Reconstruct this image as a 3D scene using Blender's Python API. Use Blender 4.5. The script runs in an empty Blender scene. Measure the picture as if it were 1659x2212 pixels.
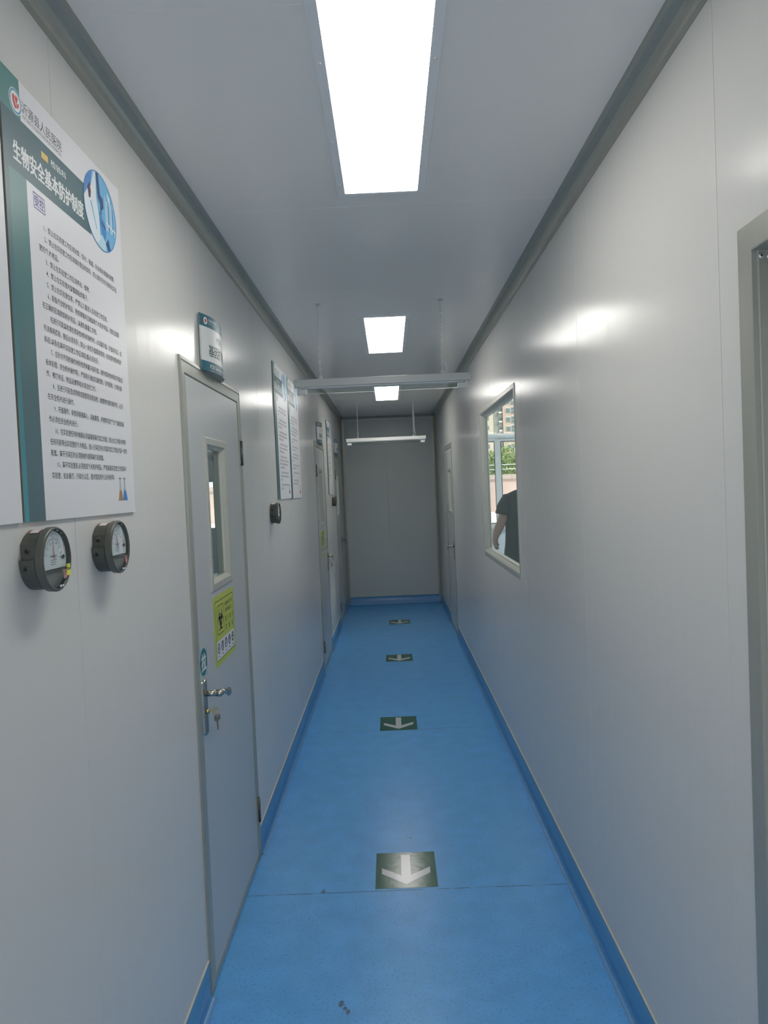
import bpy, bmesh, math, random
from mathutils import Matrix, Vector

random.seed(7)
SC = bpy.context.scene
COL = SC.collection
PI = math.pi

# ------------------------------------------------------------------ camera
IMG_W, IMG_H = 1659, 2212
F_PX, PITCH, YAW, ROLL = 1601.4, -0.03281, -0.00865, -0.04317
CAM_Z = 1.667


def make_camera():
    cy, sy = math.cos(YAW), math.sin(YAW)
    cp, sp = math.cos(PITCH), math.sin(PITCH)
    fwd = Vector((sy * cp, cy * cp, sp))
    r = Vector((cy, -sy, 0))
    u = r.cross(fwd)
    c, s = math.cos(ROLL), math.sin(ROLL)
    r2 = c * r + s * u
    u2 = -s * r + c * u
    cam = bpy.data.cameras.new('camera')
    cam.sensor_fit = 'HORIZONTAL'
    cam.sensor_width = 36.0
    cam.lens = F_PX / IMG_W * 36.0
    cam.clip_start = 0.02
    cam.clip_end = 900
    ob = bpy.data.objects.new('camera', cam)
    COL.objects.link(ob)
    m = Matrix.Identity(4)
    for i in range(3):
        m[i][0] = r2[i]
        m[i][1] = u2[i]
        m[i][2] = -fwd[i]
    m[2][3] = CAM_Z
    ob.matrix_world = m
    SC.camera = ob


make_camera()

# ------------------------------------------------------------------ world, sun, exposure
SC.view_settings.view_transform = 'Standard'
SC.view_settings.look = 'None'
SC.view_settings.exposure = 0.58
SC.view_settings.gamma = 1.0
SC.view_settings.use_curve_mapping = False
SC.cycles.max_bounces = 14
SC.cycles.diffuse_bounces = 8
SC.cycles.glossy_bounces = 6
SC.cycles.transparent_max_bounces = 16
SC.cycles.use_denoising = True
SC.cycles.sample_clamp_indirect = 6.0

LAMP_STRENGTH = 7.4
LAMP_COLOR = (1.0, 0.975, 0.92)
BACK_LAMP = 7.4 * 3.1416 * 0.247 * 1.16
SKY_STRENGTH = 1.6
SUN_STRENGTH = 5.2

world = bpy.data.worlds.new('sky')
SC.world = world
world.use_nodes = True
bg = world.node_tree.nodes['Background']
bg.inputs[0].default_value = (0.93, 0.965, 1.0, 1)
bg.inputs[1].default_value = SKY_STRENGTH

sun = bpy.data.lights.new('sun', 'SUN')
sun.energy = SUN_STRENGTH
sun.angle = 0.01
sun.color = (1.0, 0.95, 0.87)
sun_ob = bpy.data.objects.new('sun', sun)
COL.objects.link(sun_ob)
sun_ob.rotation_euler = Vector((-0.62, 0.42, -0.66)).to_track_quat('-Z', 'Y').to_euler()

# the next panel light of the row, over the camera's back
lamp_area = bpy.data.lights.new('panel_lamp', 'AREA')
lamp_area.shape = 'RECTANGLE'
lamp_area.size, lamp_area.size_y = 0.247, 1.16
lamp_area.energy = BACK_LAMP
lamp_area.color = LAMP_COLOR
lamp_ob = bpy.data.objects.new('panel_lamp', lamp_area)
COL.objects.link(lamp_ob)
lamp_ob.location = (0.0155, -0.80, 2.672)

# unseen area light added to brighten the room behind the observation window
room_area = lamp_area.copy()
room_area.size = room_area.size_y = 1.2
room_area.energy = BACK_LAMP * 16.0
room_fill = bpy.data.objects.new('room_fill_light', room_area)
COL.objects.link(room_fill)
room_fill.location = (2.9, 9.0, 3.38)

# ------------------------------------------------------------------ materials
MATS = {}


def mat(name, color, rough=0.5, metal=0.0, spec=0.5, emit=None, emit_strength=0.0, noise=None, bump=None, coat=0.0):
    """noise = (scale xyz, amount) varies the colour; bump = (scale xyz, strength, distance)."""
    if name in MATS:
        return MATS[name]
    m = bpy.data.materials.new(name)
    m.use_nodes = True
    nt = m.node_tree
    b = nt.nodes['Principled BSDF']
    b.inputs['Base Color'].default_value = (*color, 1)
    b.inputs['Roughness'].default_value = rough
    b.inputs['Metallic'].default_value = metal
    b.inputs['Specular IOR Level'].default_value = spec
    b.inputs['Coat Weight'].default_value = coat
    if emit:
        b.inputs['Emission Color'].default_value = (*emit, 1)
        b.inputs['Emission Strength'].default_value = emit_strength
    if noise or bump:
        tc = nt.nodes.new('ShaderNodeTexCoord')

    def tex(scale):
        mp = nt.nodes.new('ShaderNodeMapping')
        mp.inputs['Scale'].default_value = scale
        nt.links.new(tc.outputs['Object'], mp.inputs[0])
        t = nt.nodes.new('ShaderNodeTexNoise')
        t.inputs['Scale'].default_value = 1.0
        t.inputs['Detail'].default_value = 3.0
        nt.links.new(mp.outputs[0], t.inputs[0])
        return t
    if noise:
        t = tex(noise[0])
        rmp = nt.nodes.new('ShaderNodeValToRGB')
        a = noise[1]
        rmp.color_ramp.elements[0].position = 0.35
        rmp.color_ramp.elements[1].position = 0.65
        rmp.color_ramp.elements[0].color = (*[max(0, c * (1 - a)) for c in color], 1)
        rmp.color_ramp.elements[1].color = (*[min(1, c * (1 + a)) for c in color], 1)
        nt.links.new(t.outputs[0], rmp.inputs[0])
        nt.links.new(rmp.outputs[0], b.inputs['Base Color'])
    if bump:
        t = tex(bump[0])
        bn = nt.nodes.new('ShaderNodeBump')
        bn.inputs['Strength'].default_value = bump[1]
        bn.inputs['Distance'].default_value = bump[2]
        nt.links.new(t.outputs[0], bn.inputs['Height'])
        nt.links.new(bn.outputs[0], b.inputs['Normal'])
    MATS[name] = m
    return m


def glass_mat(name, tint=(0.93, 0.96, 0.95), rough=0.0, base=0.035):
    if name in MATS:
        return MATS[name]
    m = bpy.data.materials.new(name)
    m.use_nodes = True
    nt = m.node_tree
    nt.nodes.clear()
    out = nt.nodes.new('ShaderNodeOutputMaterial')
    mix = nt.nodes.new('ShaderNodeMixShader')
    tr = nt.nodes.new('ShaderNodeBsdfTransparent')
    tr.inputs[0].default_value = (*tint, 1)
    gl = nt.nodes.new('ShaderNodeBsdfGlossy')
    gl.inputs['Roughness'].default_value = rough
    lw = nt.nodes.new('ShaderNodeLayerWeight')
    lw.inputs['Blend'].default_value = 0.5
    pw_ = nt.nodes.new('ShaderNodeMath')
    pw_.operation = 'POWER'
    pw_.inputs[1].default_value = 4.0
    nt.links.new(lw.outputs['Facing'], pw_.inputs[0])
    ma = nt.nodes.new('ShaderNodeMath')
    ma.operation = 'MULTIPLY_ADD'
    ma.inputs[1].default_value = 0.5
    ma.inputs[2].default_value = base
    nt.links.new(pw_.outputs[0], ma.inputs[0])
    nt.links.new(ma.outputs[0], mix.inputs[0])
    nt.links.new(tr.outputs[0], mix.inputs[1])
    nt.links.new(gl.outputs[0], mix.inputs[2])
    nt.links.new(mix.outputs[0], out.inputs[0])
    MATS[name] = m
    return m


def floor_mat():
    m = bpy.data.materials.new('blue_vinyl')
    m.use_nodes = True
    nt = m.node_tree
    N, L = nt.nodes, nt.links
    b = N['Principled BSDF']
    b.inputs['Roughness'].default_value = 0.3
    b.inputs['Specular IOR Level'].default_value = 0.4
    geo = N.new('ShaderNodeNewGeometry')

    def noise(scale, detail=2.0):
        t = N.new('ShaderNodeTexNoise')
        t.inputs['Scale'].default_value = scale
        t.inputs['Detail'].default_value = detail
        L.new(geo.outputs['Position'], t.inputs['Vector'])
        return t.outputs[0]

    def ramp(src, p0, p1):
        r = N.new('ShaderNodeMapRange')
        r.inputs['From Min'].default_value = p0
        r.inputs['From Max'].default_value = p1
        L.new(src, r.inputs['Value'])
        return r.outputs[0]

    def mixc(fac, a, c):
        x = N.new('ShaderNodeMix')
        x.data_type = 'RGBA'
        L.new(fac, x.inputs[0])
        if isinstance(a, tuple):
            x.inputs[6].default_value = (*a, 1)
        else:
            L.new(a, x.inputs[6])
        x.inputs[7].default_value = (*c, 1)
        return x.outputs[2]

    def math_(op, a, v=None, w=None):
        x = N.new('ShaderNodeMath')
        x.operation = op
        for i, q in enumerate((a, v, w)):
            if q is None:
                continue
            if isinstance(q, (int, float)):
                x.inputs[i].default_value = q
            else:
                L.new(q, x.inputs[i])
        return x.outputs[0]
    base = FLOOR_BLUE
    c = mixc(ramp(noise(9.0, 3), 0.35, 0.7), base, tuple(v * 1.12 for v in base))
    c = mixc(math_('MULTIPLY', ramp(noise(105.0), 0.57, 0.66), 0.55), c, (0.045, 0.24, 0.60))
    c = mixc(math_('MULTIPLY', ramp(noise(120.0), 0.61, 0.69), 0.30), c, (0.30, 0.36, 0.46))
    sep = N.new('ShaderNodeSeparateXYZ')
    L.new(geo.outputs['Position'], sep.inputs[0])
    # welded seams of the vinyl sheets
    for ys in (3.015, 5.045):
        d = math_('ABSOLUTE', math_('SUBTRACT', sep.outputs[1], ys))
        f = math_('LESS_THAN', d, 0.0022)
        f = math_('MULTIPLY', f, ramp(noise(14.0), 0.3, 0.55))
        c = mixc(f, c, (0.035, 0.08, 0.13))
    # scuffs of brown dirt
    for px, py, rad in ((-0.227, 2.352, 0.012), (-0.203, 2.312, 0.010), (-0.214, 2.328, 0.008), (-0.345, 3.03, 0.010), (0.03, 3.47, 0.006)):
        dx = math_('SUBTRACT', sep.outputs[0], px)
        dy = math_('SUBTRACT', sep.outputs[1], py)
        d = math_('SQRT', math_('ADD', math_('MULTIPLY', dx, dx), math_('MULTIPLY', dy, math_('MULTIPLY', dy, 0.4))))
        d = math_('ADD', d, math_('MULTIPLY', math_('SUBTRACT', noise(120.0), 0.5), 0.022))
        f = math_('LESS_THAN', d, rad * 0.8)
        c = mixc(math_('MULTIPLY', f, 0.75), c, (0.07, 0.065, 0.06))
    L.new(c, b.inputs['Base Color'])
    r = math_('ADD', math_('MULTIPLY', noise(60.0), 0.10), 0.25)
    L.new(r, b.inputs['Roughness'])
    bn = N.new('ShaderNodeBump')
    bn.inputs['Strength'].default_value = 0.08
    bn.inputs['Distance'].default_value = 0.0006
    L.new(noise(260.0), bn.inputs['Height'])
    L.new(bn.outputs[0], b.inputs['Normal'])
    return m


FLOOR_BLUE = (0.106, 0.375, 0.755)
M_WALL = mat('painted_steel_panel', (0.655, 0.645, 0.615), 0.2, spec=0.12, bump=((1.5, 13.0, 0.22), 0.55, 0.0014))
M_CEIL = mat('painted_steel_ceiling', (0.83, 0.795, 0.745), 0.22, spec=0.35, bump=((1.2, 1.2, 1.0), 0.12, 0.004))
M_END = mat('end_panel', (0.50, 0.535, 0.51), 0.3, spec=0.5, bump=((9.0, 1.0, 0.5), 0.10, 0.0012))  # darker than the side walls: the corridor's light falloff painted into the colour
M_FLOOR = floor_mat()
M_BASE = mat('blue_vinyl_skirting', (0.07, 0.255, 0.53), 0.32, noise=((60, 60, 60), 0.05))
M_BASE_EDGE = mat('cream_sealant', (0.62, 0.58, 0.48), 0.5)
M_ALU = mat('matt_aluminium', (0.36, 0.365, 0.32), 0.34, metal=0.25, spec=0.5, noise=((30, 30, 3), 0.02))
M_ALU_LIGHT = mat('pale_aluminium', (0.50, 0.50, 0.445), 0.3, metal=0.2, spec=0.5)
M_DOOR = mat('door_steel', (0.50, 0.515, 0.515), 0.32, spec=0.5, bump=((2, 8, 0.7), 0.05, 0.001))
M_STEEL = mat('brushed_steel', (0.46, 0.45, 0.40), 0.22, metal=1.0)
M_STEEL_DARK = mat('dull_key_metal', (0.30, 0.30, 0.25), 0.35, metal=0.9)
M_BRASS = mat('brass_lock', (0.55, 0.42, 0.20), 0.25, metal=1.0)
M_HINGE = mat('hinge_steel', (0.12, 0.13, 0.115), 0.3, metal=0.8)
M_SCREW = mat('zinc_screw', (0.75, 0.76, 0.74), 0.3, metal=0.6)
M_BLACK = mat('black_plastic', (0.012, 0.013, 0.012), 0.4)
M_GLASS = glass_mat('clear_glass')
M_GLASS_G = glass_mat('greenish_glass', (0.80, 0.87, 0.85))
M_LAMP_FRAME = mat('lamp_frame_grey', (0.80, 0.79, 0.77), 0.35)
M_LAMP = mat('lit_diffuser', (0.9, 0.9, 0.9), 0.5, emit=LAMP_COLOR, emit_strength=LAMP_STRENGTH)
M_FIX = mat('fixture_grey_enamel', (0.56, 0.585, 0.575), 0.28)
M_FIX_WHITE = mat('fixture_white_plastic', (0.70, 0.71, 0.69), 0.35)
M_CHAIN = mat('chain_steel', (0.62, 0.63, 0.62), 0.35, metal=0.7)
M_BOARD = mat('white_board', (0.74, 0.73, 0.745), 0.35)
M_BOARD_EDGE = mat('board_edge', (0.20, 0.19, 0.155), 0.6)
M_TEAL = mat('teal_print', (0.045, 0.165, 0.185), 0.35)
M_TEAL_DARK = mat('dark_teal_print', (0.055, 0.125, 0.150), 0.35)
M_TEAL_BRIGHT = mat('bright_teal_print', (0.045, 0.27, 0.33), 0.35)
M_TEAL_GREEN = mat('teal_green_print', (0.085, 0.24, 0.225), 0.35)
M_INK = mat('dark_print', (0.035, 0.035, 0.04), 0.5)
M_GREY_INK = mat('grey_print', (0.13, 0.13, 0.14), 0.5)
M_PURPLE = mat('purple_stamp_ink', (0.14, 0.12, 0.36), 0.5)
M_WHITE = mat('white_print', (0.78, 0.79, 0.78), 0.4)
M_YELLOW_MARK = mat('amber_print', (0.75, 0.52, 0.12), 0.4)
M_RED = mat('red_print', (0.62, 0.07, 0.07), 0.4)
M_LOGO_BLUE = mat('logo_blue', (0.12, 0.32, 0.45), 0.4)
M_PIC = [mat('picture_pale', (0.48, 0.68, 0.78), 0.35), mat('picture_blue', (0.06, 0.24, 0.55), 0.35),
         mat('picture_deep', (0.025, 0.07, 0.20), 0.35), mat('picture_maroon', (0.10, 0.03, 0.05), 0.35),
         mat('picture_white', (0.70, 0.76, 0.80), 0.35), mat('picture_sky', (0.16, 0.45, 0.70), 0.35)]
M_STICKER_Y = mat('yellow_sticker', (0.48, 0.55, 0.075), 0.4)
M_STICKER_TEAL = mat('teal_sticker', (0.02, 0.16, 0.19), 0.3)
M_STICKER_CLEAR = mat('pale_cyan_film', (0.42, 0.56, 0.58), 0.25)
M_NAVY = mat('navy_icon', (0.02, 0.035, 0.08), 0.4)
M_GREEN = mat('green_floor_sticker', (0.016, 0.105, 0.075), 0.17, spec=0.32, bump=((26, 40, 10), 0.28, 0.0012))
M_ARROW = mat('white_floor_arrow', (0.56, 0.56, 0.58), 0.17, spec=0.32, bump=((26, 40, 10), 0.28, 0.0012))
M_GAUGE = mat('dark_olive_casting', (0.075, 0.08, 0.068), 0.42, spec=0.4, noise=((40, 40, 40), 0.08))
M_GAUGE_RIM = mat('gauge_bezel', (0.085, 0.09, 0.078), 0.33, spec=0.5)
M_DIAL = mat('dial_white', (0.66, 0.70, 0.73), 0.4)
M_DIAL_GREY = mat('dial_grey', (0.21, 0.22, 0.22), 0.45)
M_LABEL_Y = mat('yellow_label', (0.80, 0.80, 0.06), 0.4)
M_LABEL_PINK = mat('pink_label', (0.50, 0.32, 0.29), 0.5)
M_ACRYL = glass_mat('acrylic', (0.86, 0.88, 0.88), 0.05)
M_SIGN_GREY = mat('sign_back_grey', (0.30, 0.32, 0.30), 0.4)
M_SKIN = mat('skin', (0.40, 0.25, 0.19), 0.5, noise=((30, 30, 30), 0.06))
M_SHIRT = mat('dark_tshirt', (0.048, 0.060, 0.058), 0.8, noise=((12, 12, 12), 0.15), bump=((9, 9, 6), 0.5, 0.01))
M_TROUSERS = mat('dark_trousers', (0.03, 0.032, 0.04), 0.8)
M_HAIR = mat('black_hair', (0.012, 0.011, 0.01), 0.5)
M_SHOE = mat('dark_shoe', (0.04, 0.04, 0.04), 0.5)
M_ROOM_WALL = mat('side_room_paint', (0.62, 0.67, 0.72), 0.5)
M_ROOM_FLOOR = mat('side_room_floor', (0.35, 0.45, 0.55), 0.4)
M_PVC = mat('white_pvc', (0.66, 0.69, 0.68), 0.35)
M_GASKET = mat('dark_gasket', (0.03, 0.025, 0.025), 0.5)
M_SILL = mat('stone_sill', (0.62, 0.55, 0.47), 0.5)
M_TERRACE = mat('pale_concrete', (0.80, 0.79, 0.77), 0.8, noise=((1.2, 1.2, 1.2), 0.06))
M_PINK = mat('pink_render', (0.62, 0.44, 0.40), 0.8, noise=((2, 2, 2), 0.05))
M_COPING = mat('coping_stone', (0.52, 0.40, 0.36), 0.8)
M_GROUND = mat('ground_outside', (0.35, 0.35, 0.30), 0.9, noise=((0.5, 0.5, 0.5), 0.1))
M_BARK = mat('bark', (0.10, 0.075, 0.055), 0.9)
M_TOWER_PINK = mat('tower_pink', (0.66, 0.50, 0.43), 0.8)
M_TOWER_CREAM = mat('tower_cream', (0.78, 0.66, 0.53), 0.8)
M_TOWER_GREY = mat('tower_grey', (0.36, 0.37, 0.36), 0.8)
M_TOWER_BAND = mat('tower_blue_grey', (0.42, 0.47, 0.52), 0.8)
M_TOWER_WHITE = mat('tower_white', (0.85, 0.86, 0.88), 0.7)
M_TOWER_GLASS = mat('tower_glass', (0.20, 0.24, 0.25), 0.2)
M_TOWER_FRAME = mat('tower_window_surround', (0.72, 0.68, 0.65), 0.7)
M_DIRT = mat('dark_joint', (0.035, 0.04, 0.04), 0.8)


def gradient_mat(name, stops, z0, z1):
    """printed colour gradient along the height of a board"""
    m = bpy.data.materials.new(name)
    m.use_nodes = True
    nt = m.node_tree
    b = nt.nodes['Principled BSDF']
    b.inputs['Roughness'].default_value = 0.35
    tc = nt.nodes.new('ShaderNodeTexCoord')
    sp = nt.nodes.new('ShaderNodeSeparateXYZ')
    nt.links.new(tc.outputs['Object'], sp.inputs[0])
    mr = nt.nodes.new('ShaderNodeMapRange')
    mr.inputs['From Min'].default_value = z0
    mr.inputs['From Max'].default_value = z1
    nt.links.new(sp.outputs[2], mr.inputs['Value'])
    r = nt.nodes.new('ShaderNodeValToRGB')
    while len(r.color_ramp.elements) < len(stops):
        r.color_ramp.elements.new(0.5)
    for e, (p, c) in zip(r.color_ramp.elements, stops):
        e.position = p
        e.color = (*c, 1)
    nt.links.new(mr.outputs[0], r.inputs[0])
    nt.links.new(r.outputs[0], b.inputs['Base Color'])
    return m


M_BAND_WIDE = gradient_mat('band_print_dark', [(0.0, (0.055, 0.125, 0.150)), (0.35, (0.055, 0.13, 0.15)), (0.75, (0.075, 0.20, 0.20)), (1.0, (0.08, 0.22, 0.21))], 0.0, 0.655)
M_BAND_SLIM = gradient_mat('band_print_bright', [(0.0, (0.035, 0.27, 0.33)), (0.45, (0.05, 0.20, 0.225)), (0.75, (0.06, 0.15, 0.17)), (1.0, (0.055, 0.13, 0.15))], 0.0, 0.655)


def leaf_mat():
    m = bpy.data.materials.new('leaves')
    m.use_nodes = True
    nt = m.node_tree
    b = nt.nodes['Principled BSDF']
    b.inputs['Roughness'].default_value = 0.5
    geo = nt.nodes.new('ShaderNodeNewGeometry')
    r = nt.nodes.new('ShaderNodeValToRGB')
    r.color_ramp.elements[0].color = (0.14, 0.24, 0.05, 1)
    r.color_ramp.elements[1].color = (0.55, 0.62, 0.25, 1)
    nt.links.new(geo.outputs['Random Per Island'], r.inputs[0])
    nt.links.new(r.outputs[0], b.inputs['Base Color'])
    return m


M_LEAF = leaf_mat()

# ------------------------------------------------------------------ mesh helpers
TEXT_CACHE = {}


def text2d(s, bold=0.0, res=2):
    """outline text as (verts, faces, x0, x1, y0, y1) at size 1"""
    key = (s, bold, res)
    if key in TEXT_CACHE:
        return TEXT_CACHE[key]
    cu = bpy.data.curves.new('t', 'FONT')
    cu.body = s
    cu.size = 1.0
    cu.resolution_u = res
    cu.offset = bold
    ob = bpy.data.objects.new('t', cu)
    COL.objects.link(ob)
    dg = bpy.context.evaluated_depsgraph_get()
    me = bpy.data.meshes.new_from_object(ob.evaluated_get(dg))
    vs = [(v.co.x, v.co.y) for v in me.vertices]
    fs = [tuple(p.vertices) for p in me.polygons]
    nrm = [p.normal.z for p in me.polygons]
    fs = [f if n >= 0 else tuple(reversed(f)) for f, n in zip(fs, nrm)]
    bpy.data.objects.remove(ob)
    bpy.data.curves.remove(cu)
    bpy.data.meshes.remove(me)
    xs = [v[0] for v in vs] or [0]
    ys = [v[1] for v in vs] or [0]
    TEXT_CACHE[key] = (vs, fs, min(xs), max(xs), min(ys), max(ys))
    return TEXT_CACHE[key]


class MB:
    def __init__(self):
        self.v, self.f, self.m, self.s = [], [], [], []

    def add(self, verts, faces, mi=0, smooth=False, T=None):
        o = len(self.v)
        self.v += [tuple(T(*q)) if T else tuple(q) for q in verts]
        for f in faces:
            self.f.append(tuple(i + o for i in f))
            self.m.append(mi)
            self.s.append(smooth)
        return self

    def box(self, a, b, mi=0, T=None):
        x0, y0, z0 = [min(p, q) for p, q in zip(a, b)]
        x1, y1, z1 = [max(p, q) for p, q in zip(a, b)]
        v = [(x0, y0, z0), (x1, y0, z0), (x1, y1, z0), (x0, y1, z0), (x0, y0, z1), (x1, y0, z1), (x1, y1, z1), (x0, y1, z1)]
        f = [(0, 3, 2, 1), (4, 5, 6, 7), (0, 1, 5, 4), (1, 2, 6, 5), (2, 3, 7, 6), (3, 0, 4, 7)]
        return self.add(v, f, mi, False, T)

    def plate(self, pts, d0, d1, mi=0, T=None):
        """outline pts (u, v) ccw extruded from d0 to d1 along the wall normal: stored as (d, u, v)"""
        n = len(pts)
        v = [(d0, p[0], p[1]) for p in pts] + [(d1, p[0], p[1]) for p in pts]
        f = [tuple(range(n, 2 * n)), tuple(reversed(range(n)))]
        f += [(i, (i + 1) % n, n + (i + 1) % n, n + i) for i in range(n)]
        return self.add(v, f, mi, False, T)

    def flat(self, pts, d, mi=0, T=None):
        return self.add([(d, p[0], p[1]) for p in pts], [tuple(range(len(pts)))], mi, False, T)

    def rect(self, u0, v0, u1, v1, d, mi=0, T=None):
        return self.flat([(u0, v0), (u1, v0), (u1, v1), (u0, v1)], d, mi, T)

    def text(self, s, u0, v0, d, size, width=None, mi=0, bold=0.0, align='l', res=2, T=None, hscale=1.0):
        if bold > 0.0095:
            # heavy strokes: overlapping copies side by side
            b = bold * size
            for k, (du, dv) in enumerate(((-b, -b * 0.5), (b, -b * 0.5), (-b, b * 0.5), (b, b * 0.5))):
                self.text(s, u0 + du, v0 + dv, d + k * 2e-5, size, width, mi, 0.004, align, res, T, hscale)
            return self
        vs, fs, x0, x1, y0, y1 = text2d(s, bold, res)
        if not vs:
            return self
        sx = size * hscale if width is None else width / (x1 - x0)
        off = {'l': 0, 'c': -(x1 - x0) * sx / 2, 'r': -(x1 - x0) * sx}[align]
        return self.add([(d, u0 + off + (x - x0) * sx, v0 + y * size) for x, y in vs], fs, mi, False, T)

    def lathe(self, prof, seg=32, mi=0, smooth=True, T=None, axis='x', closed_ends=True):
        """prof [(radius, height)], revolved about local x; duplicate a point for a sharp edge"""
        rings = []
        v = []
        for r, h in prof:
            rings.append(len(v))
            for i in range(seg):
                a = 2 * PI * i / seg
                v.append((h, r * math.cos(a), r * math.sin(a)))
        f = []
        for k in range(len(prof) - 1):
            if prof[k] == prof[k + 1]:
                continue
            for i in range(seg):
                j = (i + 1) % seg
                f.append((rings[k] + i, rings[k] + j, rings[k + 1] + j, rings[k + 1] + i))
        if closed_ends:
            if prof[0][0] > 1e-6:
                f.append(tuple(reversed([rings[0] + i for i in range(seg)])))
            if prof[-1][0] > 1e-6:
                f.append(tuple(rings[-1] + i for i in range(seg)))
        if axis == 'z':
            v = [(q[1], q[2], q[0]) for q in v]
        elif axis == 'y':
            v = [(q[2], q[0], q[1]) for q in v]
        return self.add(v, f, mi, smooth, T)

    def tube(self, path, r, seg=10, mi=0, T=None, caps=True, squash=None):
        """path of points; r a number or list; squash = list of (a, b) radius factors"""
        P = [Vector(p) for p in path]
        n = len(P)
        v, f = [], []
        up = Vector((0, 0, 1))
        d0 = (P[1] - P[0]).normalized()
        ref = up if abs(d0.dot(up)) < 0.9 else Vector((1, 0, 0))
        for i in range(n):
            d = (P[min(i + 1, n - 1)] - P[max(i - 1, 0)]).normalized()
            a = d.cross(ref)
            if a.length < 1e-5:
                a = d.cross(Vector((0, 1, 0)))
            a.normalize()
            b = d.cross(a).normalized()
            rr = r[i] if isinstance(r, (list, tuple)) else r
            sa, sb = squash[i] if squash else (1, 1)
            for k in range(seg):
                t = 2 * PI * k / seg
                v.append(tuple(P[i] + a * (rr * sa * math.cos(t)) + b * (rr * sb * math.sin(t))))
        for i in range(n - 1):
            for k in range(seg):
                j = (k + 1) % seg
                f.append((i * seg + k, i * seg + j, (i + 1) * seg + j, (i + 1) * seg + k))
        if caps:
            f.append(tuple(reversed(range(seg))))
            f.append(tuple((n - 1) * seg + k for k in range(seg)))
        return self.add(v, f, mi, True, T)

    def torus(self, center, R, r, nrm='x', seg=20, sub=8, mi=0, stretch=(1, 1)):
        v, f = [], []
        for i in range(seg):
            a = 2 * PI * i / seg
            for k in range(sub):
                b = 2 * PI * k / sub
                q = (r * math.sin(b), (R + r * math.cos(b)) * math.cos(a) * stretch[0], (R + r * math.cos(b)) * math.sin(a) * stretch[1])
                if nrm == 'y':
                    q = (q[1], q[0], q[2])
                elif nrm == 'z':
                    q = (q[1], q[2], q[0])
                v.append(tuple(c + p for c, p in zip(center, q)))
        for i in range(seg):
            for k in range(sub):
                i2, k2 = (i + 1) % seg, (k + 1) % sub
                f.append((i * sub + k, i2 * sub + k, i2 * sub + k2, i * sub + k2))
        return self.add(v, f, mi, True)

    def ring(self, u0, v0, u1, v1, prof, mi=0, three=False, smooth=False, T=None):
        """mitred profile [(inset, out)] swept round a rectangle; three = no bottom side"""
        v = []
        n = len(prof)
        for i, d in prof:
            if three:
                v += [(d, u0 + i, v0), (d, u0 + i, v1 - i), (d, u1 - i, v1 - i), (d, u1 - i, v0)]
            else:
                v += [(d, u0 + i, v0 + i), (d, u0 + i, v1 - i), (d, u1 - i, v1 - i), (d, u1 - i, v0 + i)]
        f = []
        for k in range(n - 1):
            for c in range(3 if three else 4):
                c2 = (c + 1) % 4
                f.append((k * 4 + c, k * 4 + c2, (k + 1) * 4 + c2, (k + 1) * 4 + c))
        return self.add(v, f, mi, smooth, T)

    def build(self, name, mats, parent=None, recalc=False, bevel=0.0, bevel_seg=2, loc=None):
        me = bpy.data.meshes.new(name)
        me.from_pydata(self.v, [], self.f)
        for m in (mats if isinstance(mats, (list, tuple)) else [mats]):
            me.materials.append(m)
        for p, mi, s in zip(me.polygons, self.m, self.s):
            p.material_index = mi
            p.use_smooth = s
        if recalc:
            b = bmesh.new()
            b.from_mesh(me)
            bmesh.ops.recalc_face_normals(b, faces=b.faces)
            b.to_mesh(me)
            b.free()
        me.update()
        ob = bpy.data.objects.new(name, me)
        COL.objects.link(ob)
        if parent is not None:
            ob.parent = parent
        if loc is not None:
            ob.location = loc
        if bevel:
            md = ob.modifiers.new('bevel', 'BEVEL')
            md.width = bevel
            md.segments = bevel_seg
            md.limit_method = 'ANGLE'
        return ob


def tag(o, label=None, cat=None, group=None, kind=None):
    if label:
        o['label'] = label
    if cat:
        o['category'] = cat
    if group:
        o['group'] = group
    if kind:
        o['kind'] = kind
    return o


def thing(name, label, cat, loc, rz=0.0, group=None, kind=None):
    o = bpy.data.objects.new(name, None)
    COL.objects.link(o)
    o.empty_display_size = 0.1
    o.location = loc
    o.rotation_euler = (0, 0, rz)
    return tag(o, label, cat, group, kind)


def copy_tree(o, parent=None):
    c = o.copy()
    COL.objects.link(c)
    c.parent = parent
    for ch in list(o.children):
        copy_tree(ch, c)
    return c


def circle(u, v, r, n=32, r2=None, a0=0.0, a1=2 * PI):
    r2 = r2 or r
    full = abs(a1 - a0 - 2 * PI) < 1e-6
    k = n if full else n + 1
    return [(u + r * math.cos(a0 + (a1 - a0) * i / n), v + r2 * math.sin(a0 + (a1 - a0) * i / n)) for i in range(k)]


def round_rect(u0, v0, u1, v1, r, n=5):
    p = []
    for cu, cv, a in ((u1 - r, v1 - r, 0), (u0 + r, v1 - r, PI / 2), (u0 + r, v0 + r, PI), (u1 - r, v0 + r, 1.5 * PI)):
        p += [(cu + r * math.cos(a + PI / 2 * i / n), cv + r * math.sin(a + PI / 2 * i / n)) for i in range(n + 1)]
    return p


def band(mb, outer, inner, d, mi=0, T=None):
    """flat ring between two outlines with the same number of points"""
    n = len(outer)
    v = [(d, *p) for p in outer] + [(d, *p) for p in inner]
    mb.add(v, [(i, (i + 1) % n, n + (i + 1) % n, n + i) for i in range(n)], mi, False, T)


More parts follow.
